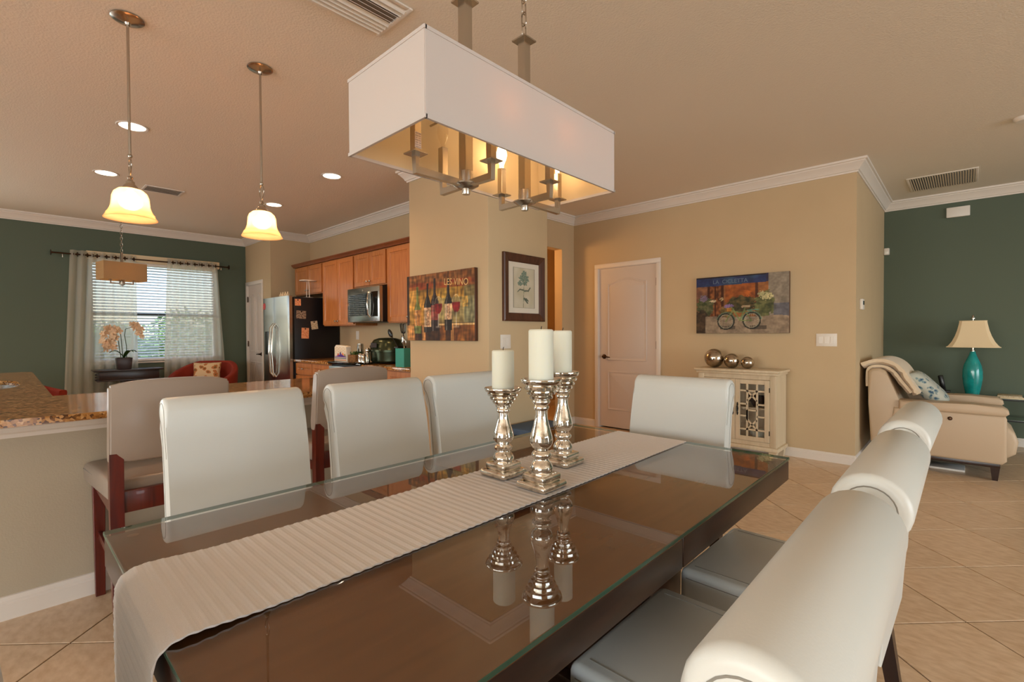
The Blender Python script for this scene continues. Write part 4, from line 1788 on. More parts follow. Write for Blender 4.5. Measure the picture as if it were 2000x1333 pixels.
t = thing('gift_bag', 'white paper bag printed with purple hills and small figures', 'bag', (-5.80, 2.86, .8842))
bm = BM()
prism(bm, [(-.22, 0), (.22, 0), (.20, .20), (.17, .215), (-.16, .225), (-.20, .20)], 'Y', .0, .06, .004)
bb = obj('body', bm, 'bag_white', t)
paint('picture', .40, .185, 60, 40, bag, MATS['print'], bb, (0, -.002, .012))
t.location = (-5.22, 2.72, .8845)
t.rotation_euler = (0, 0, 0)
t.location = (-5.345, 2.73, .8845)
for o_ in kids(t):
    o_.scale = (.70, 1, .86)
t['label'] = 'white paper bag printed with purple hills and small figures on the left of the cooktop'
t = thing('steel_canister', 'tall steel canister behind the printed bag', 'canister', (-5.33, 2.98, .8845))
bm = BM()
lathe(bm, [(0, 0), (.036, 0), (.037, .004), (.037, .19), (.034, .195), (.034, .205), (.0, .208)], 28)
obj('body', bm, 'steel', t)
t = thing('wooden_box', 'brown wicker box with greenery beside the printed bag', 'box', (-5.085, 2.79, .8845))
bm = BM()
box(bm, -.085, .085, -.06, .06, 0, .085, .005)
obj('body', bm, 'basket', t)
bm = BM()
rnd = random.Random(4)
for q in range(70):
    c_ = Vector((rnd.uniform(-.075, .075), rnd.uniform(-.05, .05), rnd.uniform(.085, .115)))
    a_ = Vector((rnd.gauss(0, 1), rnd.gauss(0, 1), rnd.gauss(0, .6))).normalized()*.02
    b_ = a_.orthogonal().normalized()*.008
    bm.faces.new([bm.verts.new(c_+w) for w in (-a_, b_, a_, -b_)])
o_ = obj('greenery', bm, 'leaf_green', t, smooth=0)
o_['kind'] = 'stuff'
for q, (x, y, h, r_, lb) in enumerate(((-4.955, 2.77, .105, .026, 'left steel shaker in front of the roaster'), (-4.905, 2.83, .165, .024, 'tallest steel shaker in front of the roaster'),
                                       (-4.855, 2.75, .10, .026, 'right steel shaker in front of the roaster'))):
    t = thing('steel_shaker', lb, 'shaker', (x, y, .8845), 0, 'steel shakers on the cooktop')
    bm = BM()
    lathe(bm, [(0, 0), (r_, 0), (r_, h*.62), (r_*.85, h*.66), (r_*.85, h*.7), (r_, h*.73), (r_*.95, h*.9), (r_*.6, h), (0, h)], 22)
    obj('body', bm, 'chrome', t, smooth=45)
t = thing('spoon_rest', 'flat shiny tray under the steel shakers', 'tray', (-4.905, 2.735, .8842))
bm = BM()
lathe(bm, [(0, 0), (.075, 0), (.085, .010), (.080, .011), (.07, .004), (0, .003)], 28)
bmesh.ops.scale(bm, vec=(1.1, .5, 1), verts=bm.verts)
obj('dish', bm, 'chrome', t)
t.location = (-4.87, 2.70, .8842)
t['label'] = 'flat shiny tray in front of the steel shakers'
t = thing('roaster', 'big dark green covered roasting pan with a sticker on its lid', 'pan', (-4.62, 3.02, .8755))
bm = BM()
lathe(bm, [(0, 0), (.21, 0), (.235, .02), (.24, .115), (.25, .12), (.25, .128), (0, .128)], 44)
bmesh.ops.scale(bm, vec=(1, .72, 1), verts=bm.verts)
obj('pan', bm, 'roaster_green', t, smooth=40)
bm = BM()
lathe(bm, [(.252, .130), (.252, .142), (.238, .150), (.228, .21), (.19, .255), (.12, .275), (0, .28)], 44, cap=False)
bmesh.ops.scale(bm, vec=(1, .72, 1), verts=bm.verts)
ld = obj('lid', bm, 'roaster_green', t, smooth=50)
bm = BM()
for s in (-1, 1):
    tube(bm, [(s*.235, -.05, .17), (s*.285, -.045, .175), (s*.285, .045, .175), (s*.235, .05, .17)], .016, 8)
obj('handle', bm, 'black_plastic', t, smooth=50)
bm = BM()
box(bm, -.06, .06, -.1775, -.1735, .170, .222, .001, 1)
o_ = obj('sticker', bm, 'dark_pot', t)
t.location = (-4.80, 3.02, .8845)
t = thing('utensil_crock', 'teal square crock with cooking utensils at the edge of the pillar', 'crock', (-3.99, 2.83, .8755))
t.location = (-4.095, 2.77, .8755)
bm = BM()
for (a, b, c, d) in ((-.075, .075, -.055, -.047), (-.075, .075, .047, .055), (-.075, -.067, -.047, .047), (.067, .075, -.047, .047)):
    box(bm, a, b, c, d, 0, .185)
box(bm, -.067, .067, -.047, .047, 0, .008)
obj('pot', bm, 'teal_ceramic', t, smooth=30)
cx_, cy_ = -4.095, 2.77


def utensil(nm, lb, base, top, head, m='black_plastic'):
    t_ = thing(nm, lb, 'utensil', (cx_, cy_, .884), 0, 'cooking utensils in the teal crock')
    b_, e_ = Vector(base), Vector(top)
    bm_ = BM()
    tube(bm_, [b_, b_.lerp(e_, .5), e_], [.006, .005, .004], 8)
    obj('handle', bm_, m, t_)
    bm_ = BM()
    d_ = (e_-b_).normalized()
    if head == 'slot':
        s_ = Vector((1, 0, 0))
        for w in (-.036, -.012, .012, .036):
            tube(bm_, [e_+s_*w*.7, e_+d_*.02+s_*w, e_+d_*.095+s_*w*1.15], .0055, 5)
        tube(bm_, [e_-s_*.021, e_+s_*.021], .005, 5)
        tube(bm_, [e_+d_*.095-s_*.043, e_+d_*.095+s_*.043], .006, 5)
    elif head == 'spoon':
        res = bmesh.ops.create_icosphere(bm_, subdivisions=2, radius=.042)
        bmesh.ops.scale(bm_, vec=(.75, .3, 1.3), verts=bm_.verts)
        rot_ = Vector((0, 0, 1)).rotation_difference(d_).to_matrix()
        bmesh.ops.rotate(bm_, verts=bm_.verts, matrix=rot_)
        bmesh.ops.translate(bm_, verts=bm_.verts, vec=e_+d_*.03)
    else:
        for q_ in range(5):
            a_ = q_*PI/5
            s_ = Vector((math.cos(a_), math.sin(a_), 0))*.026
            tube(bm_, [e_, e_+d_*.04+s_, e_+d_*.09, e_+d_*.04-s_, e_], .0015, 5)
    obj('head', bm_, m, t_, smooth=50)


utensil('slotted_turner', 'black slotted turner standing tallest in the teal crock', (.02, .0, .02), (-.03, .01, .33), 'slot')
utensil('black_spoon', 'black spoon leaning to the left out of the teal crock', (.05, .0, .02), (-.215, -.01, .305), 'spoon')
utensil('steel_spoon', 'shiny steel spoon in the teal crock', (-.01, .02, .02), (-.035, .015, .23), 'spoon', 'chrome')
utensil('whisk', 'steel whisk in the teal crock, beside the pillar edge', (.02, -.02, .02), (.03, -.02, .20), 'whisk', 'chrome')


def plate(nm, label, cat, loc, w, h, rotz, gangs, out=False):
    t_ = thing(nm, label, cat, loc, rotz)
    bm_ = BM()
    box(bm_, -w/2, w/2, -.005, -.0003, -h/2, h/2, .002)
    pl_ = obj('plate', bm_, 'white_plastic', t_)
    for g_ in range(gangs):
        xx_ = (g_-(gangs-1)/2)*.046
        bm_ = BM()
        if out:
            for zz_ in (-.02, .02):
                box(bm_, xx_-.014, xx_+.014, -.0065, -.0045, zz_-.013, zz_+.013, .003)
        else:
            box(bm_, xx_-.016, xx_+.016, -.0075, -.0045, -.033, .033, .0012, 1)
        obj('socket' if out else 'rocker', bm_, 'white_plastic', t_)
    return t_


plate('wall_outlet', 'white power outlet on the wall above the cooktop', 'outlet', (-6.01, 3.32, 1.19), .075, .115, 0, 1, True)
t_ = plate('light_switch', 'white switch plate on the pillar under the botanical print, behind a candle', 'switch', (-2.75, 2.84, 1.138), .12, .115, PI/2, 2)
plate('light_switch', 'white three gang switch plate on the wall right of the bicycle picture', 'switch', (-.933, NY, 1.13), .165, .118, 0, 3)
t = thing('thermostat', 'small white thermostat on the narrow wall facing the recliner', 'thermostat', (-.71, 5.49, 1.46), PI/2)
bm = BM()
box(bm, -.06, .06, -.025, -.0003, -.05, .05, .006)
obj('body', bm, 'white_plastic', t)
bm = BM()
box(bm, -.04, .04, -.0265, -.0245, -.005, .032, .001, 1)
obj('display', bm, 'black_glass', t)
t = thing('wall_speaker', 'white rectangular box high on the dark green living room wall', 'speaker', (-.063, TY, 2.52))
bm = BM()
box(bm, -.096, .096, -.03, -.0003, -.055, .055, .006)
obj('body', bm, 'white_plastic', t)
t = thing('motion_sensor', 'tiny white sensor in the corner of the dark green wall', 'sensor', (-.682, TY, 2.155))
bm = BM()
box(bm, -.026, .026, -.045, -.0003, -.04, .04, .008)
obj('body', bm, 'white_plastic', t)
bm = BM()
box(bm, -.016, .016, -.0475, -.044, -.03, 0, .003)
obj('lens', bm, 'frosted', t)
# ------------------------------------------------------------------ pictures
def mixc(a, b, t):
    t = max(0, min(1, t))
    return tuple(x+(y-x)*t for x, y in zip(a, b))


def nz(x, y, s=0.0):
    return noise.noise(Vector((x, y, s)))


def hexc(h):
    return tuple(int(h[i:i+2], 16)/255 for i in (1, 3, 5))


def seg(u, v, a, b, asp):
    px_, py_ = (u-a[0])*asp, v-a[1]
    dx, dy = (b[0]-a[0])*asp, b[1]-a[1]
    t_ = max(0, min(1, (px_*dx+py_*dy)/(dx*dx+dy*dy+1e-9)))
    return math.hypot(px_-dx*t_, py_-dy*t_)


def wine(u, v):
    a = 1.57
    c = mixc(hexc('#7d5a22'), hexc('#c08a35'), .5+.9*nz(u*6, v*3, 1)+.35*nz(u*30, v*5, 2))
    if .50 < u < .80 and v > .3:
        c = mixc(c, hexc('#b8923a'), .5+nz(u*9, v*5, 7))
    if .02 < u < .17 and v > .25:
        c = mixc(c, hexc('#cf9d4a'), .5+.6*nz(u*14, v*4, 3))
    if u > .86:
        c = mixc(c, hexc('#6d6a4c'), .6)
    if .26 < v < .62 and u > .47:
        c = mixc(c, hexc('#7f8a72'), .55-.9*abs(v-.4))
    if .82 < v:
        c = mixc(hexc('#8c5a30'), hexc('#6b3d1c'), .5+nz(u*8, v*10, 4))
    if .77 < v < .88:
        c = mixc(c, hexc('#8a2d12'), .55+.8*nz(u*7, v*12, 5))
    if u < .04:
        c = hexc('#2c1b10')
    if v < .235:
        c = mixc(hexc('#a2642a'), hexc('#5f3313'), .5+1.1*nz(u*9, v*4, 6))
        if u < .12 or .25 < u < .30 or .68 < u < .72:
            c = mixc(c, hexc('#e0a562'), .6)
        if .31 < u < .52 or .13 < u < .24 or .60 < u < .68:
            c = mixc(c, hexc('#1d0f0b'), .75)
    if .225 < v < .26 and u > .5:
        c = hexc('#d3ab6e') if v < .248 else hexc('#2b221a')
    # bottles: (centre, half width, base, shoulder, neck top, glass colour, label colour, label range)
    for (cx, w, b0, sh, tp, gc, lc, l0, l1) in ((.175, .055, .10, .55, .82, '#5f6a2e', '#cf8b3c', .22, .47), (.335, .056, .12, .62, .86, '#191411', '#d6b184', .20, .50),
                                                (.445, .056, .14, .66, .92, '#1d0f10', '#8a2a26', .30, .52), (.645, .052, .15, .64, .90, '#17110f', '#dcb98b', .30, .53)):
        if b0 < v < tp:
            hw_ = w if v < sh-.08 else (w-(w-.017)*min(1, (v-sh+.08)/.13))
            d = (u-cx)
            if abs(d) < hw_:
                c = hexc(gc)
                if l0 < v < l1:
                    c = mixc(hexc(lc), hexc('#7a4a36'), .35+.9*nz(u*60, v*40, 8) if abs(d) < hw_*.6 else .1)
                if abs(d+hw_*.5) < hw_*.16:
                    c = mixc(c, (.8, .8, .75), .35)
    for cx, cyv in ((.755, .53), (.50, .52)):
        e = ((u-cx)/.056)**2+((v-cyv)/.13)**2
        if e < 1:
            if v < cyv+.02:
                c = hexc('#7c1416')
            elif e > .8:
                c = mixc(c, (.9, .85, .7), .6)
            else:
                c = mixc(c, (.8, .75, .6), .12)
        if abs(u-cx) < .006 and .2 < v < cyv-.12:
            c = mixc(c, (.85, .82, .75), .6)
        if abs(u-cx) < .04 and abs(v-.2) < .012:
            c = mixc(c, (.85, .82, .75), .4)
    if abs(u-.88) < .035 and abs(v-.55) < .07:
        c = mixc(c, hexc('#d8a547'), .7+nz(u*40, v*40, 9))
    k = 1+.45*nz(u*38, v*9, 21)+.30*nz(u*12, v*26, 22)
    return tuple(max(0, min(1, x*k)) for x in mixc(c, (.5, .4, .3), .06))


t = thing('wine_painting', 'canvas painting of wine bottles and glasses on the pillar by the kitchen', 'picture', (-3.342, 2.65, 1.145))
bm = BM()
box(bm, -.470, .470, -.036, -.001, 0, .595, .003)
cv = obj('canvas', bm, 'frame_wood', t)
paint('painted_front', .938, .593, 170, 110, wine, MATS['print'], t, (0, -.0368, .001))
text('lettering', 'LES VINO', .080, 'cream_ink', t, (.235, -.0372, .470), (R(90), R(4), 0), .0003, sx=.95)


def bike(u, v):
    a = 1.5
    wall = mixc(hexc('#a39684'), hexc('#8c8070'), .5+nz(u*9, v*7, 1))
    c = wall
    if u < .80 and v > .28:
        c = mixc(hexc('#8f5c33'), hexc('#b07040'), .5+1.2*nz(u*11, v*9, 2))
        if u < .13:
            c = mixc(hexc('#a8744e'), hexc('#6d4a3d'), .5+nz(u*13, v*11, 3))
        if .13 < u < .32:
            c = hexc('#4a2412') if (u < .16 or u > .29 or abs(u-.225) < .008) else mixc(hexc('#5d3218'), hexc('#a5683a'), .4+1.3*nz(u*30, v*16, 4))
        if .34 < u < .66 and v > .55:
            c = mixc(hexc('#b4642a'), hexc('#8a4a24'), .5+1.2*nz(u*16, v*14, 5))
        if u > .66 and u < .69:
            c = hexc('#5b3320')
    # foliage
    fol = nz(u*18, v*18, 6)+.5*nz(u*45, v*45, 7)
    for cx, cyv, rx, ry, c1, c2 in ((.10, .48, .10, .20, '#3f4a2a', '#6d6a4a'), (.06, .26, .08, .16, '#2f2a1d', '#4a4030'), (.52, .50, .16, .14, '#34351f', '#6d5a35'), (.76, .48, .10, .22, '#4b5230', '#7c7a4c'), (.36, .38, .08, .1, '#4a4a26', '#8b6a3c')):
        e = ((u-cx)/rx)**2+((v-cyv)/ry)**2
        if e < 1+fol*.6:
            c = mixc(hexc(c1), hexc(c2), .5+fol)
    for cx, cyv, rx, ry, c1 in ((.375, .475, .055, .035, '#8b6fa0'), (.09, .62, .05, .06, '#8a7590'), (.78, .62, .07, .06, '#d9cf9a'), (.74, .66, .05, .05, '#c9c28e'), (.58, .68, .04, .05, '#c96a2a'), (.20, .57, .035, .02, '#d8c3a0'), (.30, .60, .02, .03, '#c8b084')):
        e = ((u-cx)/rx)**2+((v-cyv)/ry)**2
        if e < .8+nz(u*60, v*60, 8)*1.6:
            c = hexc(c1)
    if u > .85 and .28 < v < .5:
        c = mixc(c, hexc('#5d5f70'), .7)
    ground = .27+.03*math.sin(u*9)
    if v < ground:
        c = mixc(hexc('#b09a80'), hexc('#8d7a66'), .5+.8*nz(u*8, v*16, 9))
        if abs(v-.10) < .03 and (.28 < u < .45 or .6 < u < .78):
            c = mixc(c, hexc('#4a3f35'), .7)
    if u < .11 and v < .36:
        c = mixc(hexc('#3a2c20'), hexc('#5a4632'), .5+fol)
    # awning
    top = 1.0
    if v > .865-.10*(1-u) * .35 and u < .80:
        c = mixc(hexc('#2f3a66'), hexc('#3c5470'), .5+1.3*nz(u*7, v*5, 10))
        if v > .975:
            c = hexc('#2a2026')
        if u > .775:
            c = hexc('#39314f')
    # bicycle
    W1, W2 = (.345, .205), (.625, .215)
    for wc in (W1, W2):
        d = math.hypot((u-wc[0])*a*1.0, (v-wc[1]))
        if abs(d-.135) < .012:
            c = hexc('#2f2f28')
        elif abs(d-.118) < .008:
            c = hexc('#a49c86')
        elif d < .11 and abs(math.sin(math.atan2(v-wc[1], (u-wc[0])*a)*9)) > .96:
            c = mixc(c, hexc('#c5bda6'), .5)
    fr = hexc('#7d8a55')
    for p, q, w_ in ((W2, (.50, .22), .010), ((.50, .22), (.555, .43), .011), ((.50, .22), (.43, .40), .011), ((.545, .36), (.44, .37), .009), (W1, (.43, .42), .010), ((.43, .42), (.40, .46), .008), (W2, (.55, .39), .009)):
        if seg(u, v, p, q, a) < w_:
            c = fr
    if seg(u, v, (.525, .455), (.60, .46), a) < .018:
        c = hexc('#cbb08a')
    if seg(u, v, (.58, .39), (.70, .40), a) < .010:
        c = hexc('#5f8a74')
    if abs(math.hypot((u-W2[0])*a, v-W2[1])-.155) < .008 and v > .24:
        c = hexc('#6f8a70')
    if abs(math.hypot((u-W1[0])*a, v-W1[1])-.155) < .008 and v > .24:
        c = hexc('#6b7a62')
    if .355 < u < .41 and .38 < v < .44:
        c = hexc('#c58a3c')
    k = .93+.20*nz(u*14, v*10, 23)+.12*nz(u*42, v*30, 24)
    return tuple(max(0, min(1, x*k)) for x in c)


t = thing('bicycle_painting', 'canvas picture of a green bicycle parked outside a flower shop under a blue awning', 'picture', (-1.685, NY, 1.195))
bm = BM()
box(bm, -.452, .452, -.036, -.001, 0, .600, .003)
cv = obj('canvas', bm, 'frame_wood', t)
paint('painted_front', .902, .598, 170, 112, bike, MATS['print'], t, (0, -.0368, .001))
text('lettering', 'LA  CICLETTA', .056, 'pale_ink', t, (-.10, -.0372, .525), (R(90), 0, 0), .0003)


def plant(u, v):
    p = (.80, .76, .68)
    if min(u, 1-u) < .012 or min(v, 1-v) < .008:
        return (.30, .26, .22)
    p = mixc(p, (.74, .70, .60), .5+nz(u*4, v*4, 1))
    asp = .62
    if seg(u, v, (.46, .02), (.50, .75), asp) < .006:
        return (.45, .47, .38)
    fol = nz(u*16, v*22, 2)
    for cx, cyv, rx, ry in ((.50, .84, .13, .09), (.40, .74, .14, .09), (.60, .73, .13, .10), (.30, .62, .10, .07), (.54, .62, .12, .06), (.46, .68, .1, .08)):
        e = ((u-cx)/rx)**2+((v-cyv)/ry)**2
        if e < .9+fol*1.2:
            return mixc((.30, .38, .34), (.62, .66, .58), .5+1.4*nz(u*40, v*50, 3))
    for a_, b_, w_ in (((.48, .45), (.30, .46), .020), ((.30, .46), (.20, .40), .012), ((.52, .43), (.70, .44), .022), ((.70, .44), (.78, .52), .018), ((.50, .24), (.62, .20), .03), ((.55, .2), (.66, .13), .022), ((.6, .24), (.70, .18), .015)):
        if seg(u, v, a_, b_, asp) < w_*(.7+.8*abs(nz(u*30, v*30, 4))):
            return mixc((.27, .30, .27), (.5, .52, .44), .4+nz(u*50, v*50, 5))
    return p


t = thing('botanical_print', 'framed botanical drawing of a flower in a brown wooden frame on the pillar side', 'picture', (-2.75, 3.066, 1.308), PI/2)
hw_, hh_ = .262, .566
bm = BM()
fr = .070
for (lo, hi) in (((-hw_, 0), (hw_, 0)), ((hw_, 0), (hw_, hh_)), ((hw_, hh_), (-hw_, hh_)), ((-hw_, hh_), (-hw_, 0))):
    L = Vector((hi[0]-lo[0], hi[1]-lo[1]))
    d_ = L.normalized()
    n_ = Vector((-d_.y, d_.x))
    sec = [(0, 0), (0, -.022), (.012, -.027), (.045, -.020), (.062, -.015), (.070, -.008), (.070, 0)]
    A, B = [], []
    for off, dep in sec:
        p0 = Vector(lo)+d_*off+n_*off
        p1 = Vector(hi)-d_*off+n_*off
        A.append(bm.verts.new((p0.x, dep-.0005, p0.y)))
        B.append(bm.verts.new((p1.x, dep-.0005, p1.y)))
    for i in range(len(sec)-1):
        bm.faces.new((A[i], A[i+1], B[i+1], B[i]))
obj('frame', bm, 'frame_wood', t, smooth=20)
bm = BM()
box(bm, -hw_+.06, hw_-.06, -.007, -.003, .06, hh_-.06)
obj('mat_board', bm, 'tan_paper', t, smooth=0)
MATS['mat_paper'] = mat('mat_paper', '#d9cfbf', 0.8)
t.children[-1].data.materials[0] = MATS['mat_paper']
paint('print_sheet', .272, .340, 90, 120, plant, MATS['print'], t, (0, -.0076, .113))

# ------------------------------------------------------------------ white display cabinet with fretwork doors
CX0, CX1, CYF, CYB = -1.985, -1.262, 4.90, 5.228
t = thing('display_cabinet', 'antique white cabinet with fretwork glass doors standing under the bicycle picture', 'cabinet', ((CX0+CX1)/2, CYF, 0))
hw_ = (CX1-CX0)/2
D = CYB-CYF
bm = BM()
box(bm, -hw_-.035, hw_+.035, -.04, D, .822, .846, .005)
box(bm, -hw_-.018, hw_+.018, -.022, D, .796, .822, .008)
obj('top', bm, 'cream_wood', t)
bm = BM()
for (a, b, c, d, e, g_) in ((-hw_, -hw_+.022, .0, D, .10, .796), (hw_-.022, hw_, 0, D, .10, .796), (-hw_+.022, hw_-.022, D-.012, D, .10, .796), (-hw_+.022, hw_-.022, .022, D-.012, .126, .145), (-hw_+.022, hw_-.022, .022, D-.012, .77, .795)):
    box(bm, a, b, c, d, e, g_)
for s in (-1, 1):
    box(bm, min(s*(hw_+.001), s*(hw_-.055)), max(s*(hw_+.001), s*(hw_-.055)), -.004, .02, .126, .7955, .002)
box(bm, -hw_+.05, hw_-.05, -.002, .019, .755, .795)
box(bm, -hw_+.05, hw_-.05, -.002, .019, .127, .165)
obj('carcass', bm, 'cream_wood', t)
bm = BM()
box(bm, -hw_+.022, hw_-.022, .05, D-.012, .46, .478)
obj('shelf', bm, 'cream_wood', t)
bm = BM()
box(bm, -hw_-.022, hw_+.022, -.026, D, .085, .125, .012)
obj('plinth', bm, 'cream_wood', t)
for s in (-1, 1):
    for y0_ in (-.01, D-.075):
        bm = BM()
        tbox(bm, s*(hw_-.03)-.035, s*(hw_-.03)+.035, y0_, y0_+.07, 0, .088, .7, .003)
        obj('leg', bm, 'cream_wood', t)
dw_ = hw_-.057
dz0, dz1 = .168, .752
for s in (-1, 1):
    x0_, x1_ = (-dw_, -.0015) if s < 0 else (.0015, dw_)
    W_, H_ = x1_-x0_, dz1-dz0
    bm = BM()
    fw = .042
    for (a, b, c, d) in ((0, fw, 0, H_), (W_-fw, W_, 0, H_), (fw, W_-fw, 0, fw), (fw, W_-fw, H_-fw, H_)):
        box(bm, a, b, -.012, .006, c, d, .0015, 1)
    do = obj('door', bm, 'cream_wood', t, loc=(x0_, 0, dz0))
    bm = BM()
    ox0, ox1, oz0, oz1 = fw, W_-fw, fw, H_-fw
    ow, oh = ox1-ox0, oz1-oz0
    bw = .0078
    yb0, yb1 = -.008, .002

    def bar(p, q):
        tube(bm, [(p[0], -.003, p[1]), (q[0], -.003, q[1])], bw, square=True)
    ca, cb = ox0+ow*.30, ox1-ow*.30
    r1, r2, r3, r4 = oz0+oh*.13, oz0+oh*.385, oz1-oh*.385, oz1-oh*.13
    bar((ca, oz0), (ca, oz1))
    bar((cb, oz0), (cb, oz1))
    for z_ in (r1, r4):
        bar((ox0, z_), (ox1, z_))
    for z_ in (r2, r3):
        bar((ox0, z_), (ca, z_))
        bar((cb, z_), (ox1, z_))
    mid = (ox0+ox1)/2
    xm = oz0+oh*.5
    bar((ca, r1), (cb, r1+oh*.19))
    bar((cb, r1), (ca, r1+oh*.19))
    bar((ca, r4), (cb, r4-oh*.19))
    bar((cb, r4), (ca, r4-oh*.19))
    bar((ca, xm), (cb, xm))
    bar((ca, r1+oh*.19), (ca+.001, xm))
    obj('fretwork', bm, 'cream_wood', do, smooth=0)
    bm = BM()
    box(bm, ox0-.005, ox1+.005, .0025, .0045, oz0-.005, oz1+.005)
    obj('pane', bm, 'glass_pane', do, smooth=0)
    hx_ = W_-.02 if s < 0 else .02
    bm = BM()
    tube(bm, [(hx_, -.012, H_*.58), (hx_, -.030, H_*.55), (hx_, -.030, H_*.47), (hx_, -.012, H_*.44)], .004, 8)
    lathe(bm, [(0, -.065), (.004, -.06), (.009, -.04), (.004, -.03), (.010, 0), (.004, .03), (.009, .04), (.004, .06), (0, .065)], 10, c=(hx_, -.013, H_*.51))
    obj('handle', bm, 'black_metal', do, smooth=50)
    for zz in (.09, H_-.09):
        bm = BM()
        tube(bm, [((0 if s < 0 else W_), -.010, zz-.022), ((0 if s < 0 else W_), -.010, zz+.022)], .004, 6)
        obj('hinge', bm, 'black_metal', do)
# crockery inside
for q, (x, z_, lb) in enumerate(((-.16, .1455, 'pale bowl on the lower level of the cabinet, left'), (.17, .1455, 'pale bowl on the lower level of the cabinet, right'), (.15, .4785, 'dark bowl on the shelf of the white cabinet'))):
    tt = thing('cabinet_bowl', lb, 'bowl', ((CX0+CX1)/2+x, CYF+.17, z_), 0, 'bowls inside the white cabinet')
    bm = BM()
    lathe(bm, [(0, 0), (.04, 0), (.042, .01), (.08, .06), (.095, .10), (.09, .10), (.075, .06), (.03, .015), (0, .012)], 24)
    obj('body', bm, 'dark_pot' if q == 2 else 'candle_wax', tt, smooth=50)

for (x, r_, lb) in ((-1.873, .096, 'largest silver mercury ball on the white cabinet'), (-1.700, .074, 'middle silver mercury ball on the white cabinet'), (-1.552, .060, 'smallest silver mercury ball, rightmost on the white cabinet')):
    tt = thing('mercury_ball', lb, 'ball', (x, 5.02, .8465), 0, 'silver balls on the white cabinet')
    bm = BM()
    pr_ = [(0, 0)]+[(r_*math.sin(PI*q/26), r_-r_*math.cos(PI*q/26)) for q in range(2, 26)]+[(0, 2*r_)]
    lathe(bm, pr_, 40)
    obj('globe', bm, 'mirror_ball', tt, smooth=60)

# ------------------------------------------------------------------ recliner, throw, cushion, side table, lamp
RY0, RY1 = 5.42, 6.35
t = thing('recliner', 'cream leather recliner armchair with dark legs beside the beige wall', 'recliner', (0, 0, 0))
bm = BM()
arm_poly = [(-.45, .14), (.215, .14), (.25, .17), (.25, .50), (.236, .53), (-.40, .53), (-.42, .40)]
for s, (ya, yb) in enumerate(((RY0+.02, RY0+.17), (RY1-.17, RY1-.02))):
    bm = BM()
    prism(bm, [(-.50, .135), (.225, .135), (.252, .165), (.250, .50), (.24, .528), (-.46, .535)], 'Y', ya, yb, .02, 3)
    a_ = obj('arm', bm, 'cream_leather', t, smooth=45)
    bm = BM()
    prism(bm, [(-.42, .525), (.24, .525), (.262, .545), (.258, .572), (.225, .598), (.05, .606), (-.20, .598), (-.42, .60)], 'Y', ya-.018, yb+.018, .018, 3)
    obj('arm_pad', bm, 'cream_leather', a_, smooth=45)
bm = BM()
prism(bm, [(-.625, .20), (-.44, .20), (-.37, .50), (-.43, .62), (-.50, .80), (-.52, .85), (-.56, .872), (-.62, .868), (-.648, .84), (-.640, .55)], 'Y', RY0+.03, RY1-.03, .03, 3)
obj('backrest', bm, 'cream_leather', t, smooth=45)
bm = BM()
prism(bm, [(-.40, .45), (.20, .45), (.245, .43), (.25, .36), (.22, .30), (-.40, .30)], 'Y', RY0+.175, RY1-.175, .025, 3)
obj('seat', bm, 'cream_leather', t, smooth=45)
bm = BM()
prism(bm, [(.19, .43), (.25, .43), (.305, .37), (.325, .30), (.310, .20), (.26, .16), (.19, .17)], 'Y', RY0+.19, RY1-.19, .03, 3)
obj('footrest', bm, 'cream_leather', t, smooth=45)
bm = BM()
box(bm, -.46, .215, RY0+.03, RY1-.03, .105, .14, .004)
obj('base_rail', bm, 'espresso_leg', t)
for x in (.185, -.43):
    for y in (RY0+.055, RY1-.055):
        bm = BM()
        tbox(bm, x-.028, x+.028, y-.025, y+.025, 0, .108, .6)
        obj('leg', bm, 'espresso_leg', t)
bm = BM()
lathe(bm, [(0, 0), (.014, 0), (.016, .008), (.010, .016), (0, .018)], 12)
bmesh.ops.rotate(bm, verts=bm.verts, matrix=Matrix.Rotation(R(90), 3, 'X'))
obj('release_knob', bm, 'bronze', t, loc=(-.085, RY0+.02, .475))

th = thing('throw_blanket', 'thick cream folded throw blanket draped over the back of the recliner', 'blanket', (0, 0, 0))
def drape(prof, y0, y1, thick, nm, ny=10, wob=.008, seed=1):
    bm = BM()
    n = len(prof)
    rows = []
    for j in range(ny+1):
        v = j/ny
        y = y0+(y1-y0)*v
        top, bot = [], []
        for i, (x, z) in enumerate(prof):
            a, b = prof[max(0, i-1)], prof[min(n-1, i+1)]
            tt_ = Vector((b[0]-a[0], b[1]-a[1])).normalized()
            nn = Vector((-tt_.y, tt_.x))
            ed = thick*(1-.55*max(0, abs(v-.5)*2-.8)/.2)
            w = wob*nz(i*.7, j*.6, seed)
            top.append(bm.verts.new((x+nn.x*(ed+w), y, z+nn.y*(ed+w))))
            bot.append(bm.verts.new((x, y, z)))
        rows.append(top+list(reversed(bot)))
    for A, B in zip(rows[:-1], rows[1:]):
        m_ = len(A)
        for i in range(m_):
            k = (i+1) % m_
            bm.faces.new((A[i], A[k], B[k], B[i]))
    bm.faces.new(list(reversed(rows[0])))
    bm.faces.new(rows[-1])
    return bm


def smoothp(p, it=2):
    for _ in range(it):
        q = [p[0]]
        for a, b in zip(p[:-1], p[1:]):
            q.append((a[0]*.75+b[0]*.25, a[1]*.75+b[1]*.25))
            q.append((a[0]*.25+b[0]*.75, a[1]*.25+b[1]*.75))
        q.append(p[-1])
        p = q
    return p


